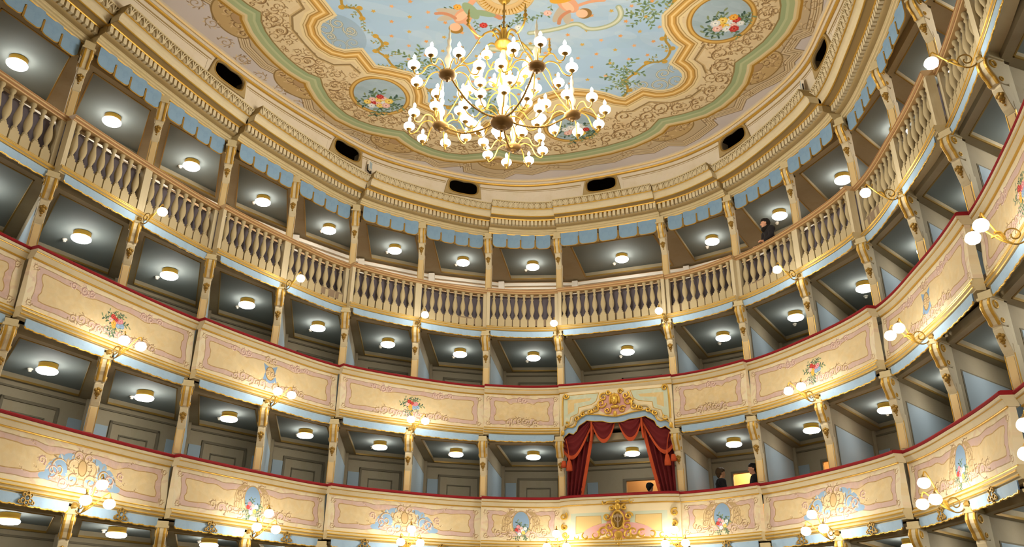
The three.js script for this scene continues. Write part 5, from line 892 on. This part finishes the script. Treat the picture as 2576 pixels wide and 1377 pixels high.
// a standing figure facing +z; arms: [elbow, wrist] offsets per side
function person(label, pos, turn, { h = 1.72, jacket = 0x14141a, hair = 0x1a120c, skin = 0xd9a184, headTurn = 0, lean = 0, arms, scarf = null, gloves = false }) {
  const g = thing('person', label, 'person', 'people in the boxes'); g.position.copy(pos); g.rotation.y = turn; const s = h / 1.72, S = std(skin, 0.6), J = std(jacket, 0.9), Hm = std(hair, 0.8), T = std(0x1b1b20, 0.9), Sh = std(0x0d0b0a, 0.6);
  const P = (x, y, z) => [x * s, y * s, (z + lean * Math.max(0, y - 0.95)) * s];
  const B = (a, ra, b, rb) => [...P(...a), ra * s, ...P(...b), rb * s];
  // head in its own frame so that it can turn
  const hc = P(0, 1.58, 0.02), rot = (x, y, z) => { const c = Math.cos(headTurn), n = Math.sin(headTurn); return [hc[0] + (x * c + z * n) * s, hc[1] + y * s, hc[2] + (-x * n + z * c) * s]; };
  const hb = (a, ra, b, rb) => [...rot(...a), ra * s, ...rot(...b), rb * s];
  const A = arms || { l: [[0.26, 1.12, 0.04], [0.22, 0.95, 0.24]], r: [[-0.26, 1.12, 0.04], [-0.2, 0.97, 0.25]] };
  const skinB = [B([0, 1.38, 0], 0.055, [0, 1.5, 0.01], 0.05), hb([0, 0.03, -0.015], 0.092, [0, 0.02, 0.02], 0.085), hb([0, -0.06, 0.035], 0.06, [0, -0.085, 0.05], 0.04), hb([0, -0.0, 0.1], 0.012, [0, -0.03, 0.118], 0.014), hb([-0.092, -0.0, -0.01], 0.016, [-0.094, -0.035, -0.005], 0.012), hb([0.092, 0.0, -0.01], 0.016, [0.094, -0.035, -0.005], 0.012), hb([-0.02, -0.065, 0.088], 0.008, [0.02, -0.065, 0.088], 0.008)];
  for (const k of ['l', 'r']) {
    const w = A[k][1], sx = k === 'l' ? 1 : -1;
    skinB.push(B(w, 0.03, [w[0] - sx * 0.02, w[1] - 0.005, w[2] + 0.07], 0.034));
    for (let i = 0; i < 4; i++) { const o = (i - 1.5) * 0.021, l = [0.055, 0.068, 0.062, 0.048][i]; skinB.push(B([w[0] - sx * 0.02 + o, w[1], w[2] + 0.085], 0.01, [w[0] - sx * 0.025 + o, w[1] - 0.012, w[2] + 0.085 + l * 0.7], 0.009), B([w[0] - sx * 0.025 + o, w[1] - 0.012, w[2] + 0.085 + l * 0.7], 0.009, [w[0] - sx * 0.028 + o, w[1] - 0.035, w[2] + 0.085 + l], 0.008)); }
    skinB.push(B([w[0] - sx * 0.045, w[1], w[2] + 0.045], 0.011, [w[0] - sx * 0.075, w[1] - 0.01, w[2] + 0.09], 0.009));
  }
  skinB.push(B([0, 1.38, 0], 0.055, [0, 1.0, 0], 0.11)); for (const sx of [-1, 1]) { const w = A[sx > 0 ? 'l' : 'r']; skinB.push(B([0, 1.36, 0], 0.05, [sx * 0.17, 1.35, 0], 0.045), B([sx * 0.17, 1.35, 0], 0.045, w[0], 0.038), B(w[0], 0.036, w[1], 0.028)); }
  for (const sx of [-1, 1]) skinB.push(B([0, 1.0, 0], 0.11, [sx * 0.09, 0.9, 0], 0.08), B([sx * 0.09, 0.9, 0], 0.08, [sx * 0.1, 0.48, 0.01], 0.05), B([sx * 0.1, 0.48, 0.01], 0.05, [sx * 0.1, 0.08, -0.01], 0.035));
  part(g, 'body', bones(skinB, 0.025, 0.011 * s), S, 'face and hands');
  const eyes = []; for (const sx of [-1, 1]) { const q = new THREE.SphereGeometry(0.011 * s, 8, 6), e = rot(sx * 0.034, 0.012, 0.092); q.translate(...e); eyes.push(q); } part(g, 'eyes', merge(eyes), std(0x1c140f, 0.3));
  part(g, 'hair', bones([hb([0, 0.055, -0.03], 0.098, [0, 0.075, 0.02], 0.082), hb([0, 0.0, -0.055], 0.08, [0, -0.06, -0.06], 0.05), hb([-0.06, 0.08, 0.05], 0.035, [0.06, 0.085, 0.05], 0.035), hb([-0.075, 0.04, -0.01], 0.03, [-0.08, 0.0, -0.02], 0.02), hb([0.075, 0.04, -0.01], 0.03, [0.08, 0.0, -0.02], 0.02)], 0.03, 0.011 * s), Hm);
  const jb = [B([0, 1.36, -0.01], 0.1, [0, 1.12, 0], 0.15), B([0, 1.12, 0], 0.15, [0, 0.86, 0], 0.16), B([-0.1, 1.1, 0], 0.11, [0.1, 1.1, 0], 0.11)]; for (const sx of [-1, 1]) { const w = A[sx > 0 ? 'l' : 'r']; jb.push(B([0, 1.37, 0], 0.08, [sx * 0.18, 1.35, 0], 0.08), B([sx * 0.18, 1.35, 0], 0.082, w[0], 0.062), B(w[0], 0.06, w[1], 0.045)); }
  part(g, 'jacket', bones(jb, 0.05, 0.016 * s), J, 'dark jacket');
  if (scarf) part(g, 'collar', bones([B([-0.09, 1.43, 0.02], 0.06, [0, 1.41, 0.09], 0.06), B([0, 1.41, 0.09], 0.06, [0.09, 1.43, 0.02], 0.06), B([-0.09, 1.43, 0.02], 0.06, [-0.05, 1.45, -0.09], 0.07), B([0.09, 1.43, 0.02], 0.06, [0.05, 1.45, -0.09], 0.07), B([-0.06, 1.42, -0.11], 0.075, [0.06, 1.42, -0.11], 0.075)], 0.04, 0.014 * s), std(scarf, 0.95), 'thick dark collar');
  const tb = []; for (const sx of [-1, 1]) tb.push(B([0, 0.95, 0], 0.13, [sx * 0.09, 0.88, 0], 0.1), B([sx * 0.09, 0.88, 0], 0.1, [sx * 0.1, 0.48, 0.01], 0.07), B([sx * 0.1, 0.48, 0.01], 0.07, [sx * 0.1, 0.07, -0.01], 0.06));
  part(g, 'trousers', bones(tb, 0.03, 0.018 * s), T);
  part(g, 'shoes', merge([-1, 1].map((sx) => bones([B([sx * 0.1, 0.05, -0.04], 0.048, [sx * 0.11, 0.04, 0.14], 0.038)], 0.02, 0.014 * s))), Sh);
  return g;
}
{
  const spot = (b, w, t, tier) => { const q = inBox(b, w, t); return V3(q[0], CAM_Y + LEVEL[tier].floor, q[1]); };
  person('person in dark jacket with thick collar leaning at the gallery balustrade', spot(10, 0.52, 0.55, 4), -1.1, { h: 1.73, headTurn: -0.35, lean: 0.12, scarf: 0x0e0a0a, jacket: 0x1d1a20, hair: 0x17100c, arms: { l: [[0.27, 1.12, 0.08], [0.2, 0.98, 0.26]], r: [[-0.27, 1.12, 0.08], [-0.2, 0.98, 0.26]] } });
  person('person in dark jacket turned away, beside the bright open box door', spot(9, 0.37, 1.25, 2), 1.9, { h: 1.76, headTurn: 0.2, jacket: 0x101016, hair: 0x4a3820, skin: 0xc99a76 });
  person('dark haired person half hidden by the post at the bright door', spot(9, 0.79, 1.2, 2), -1.35, { h: 1.76, headTurn: -0.1, jacket: 0x121218, hair: 0x140e0c, arms: { l: [[0.24, 1.12, 0.1], [0.12, 1.12, 0.34]], r: [[-0.24, 1.12, 0.1], [-0.12, 1.1, 0.34]] } });
  person('dark haired person low behind the red rail in the curtained box', spot(8, 0.69, 0.9, 2), 2.6, { h: 1.46, jacket: 0x0e0c10, hair: 0x0c0a0a });
}
renderer.render(scene, camera);
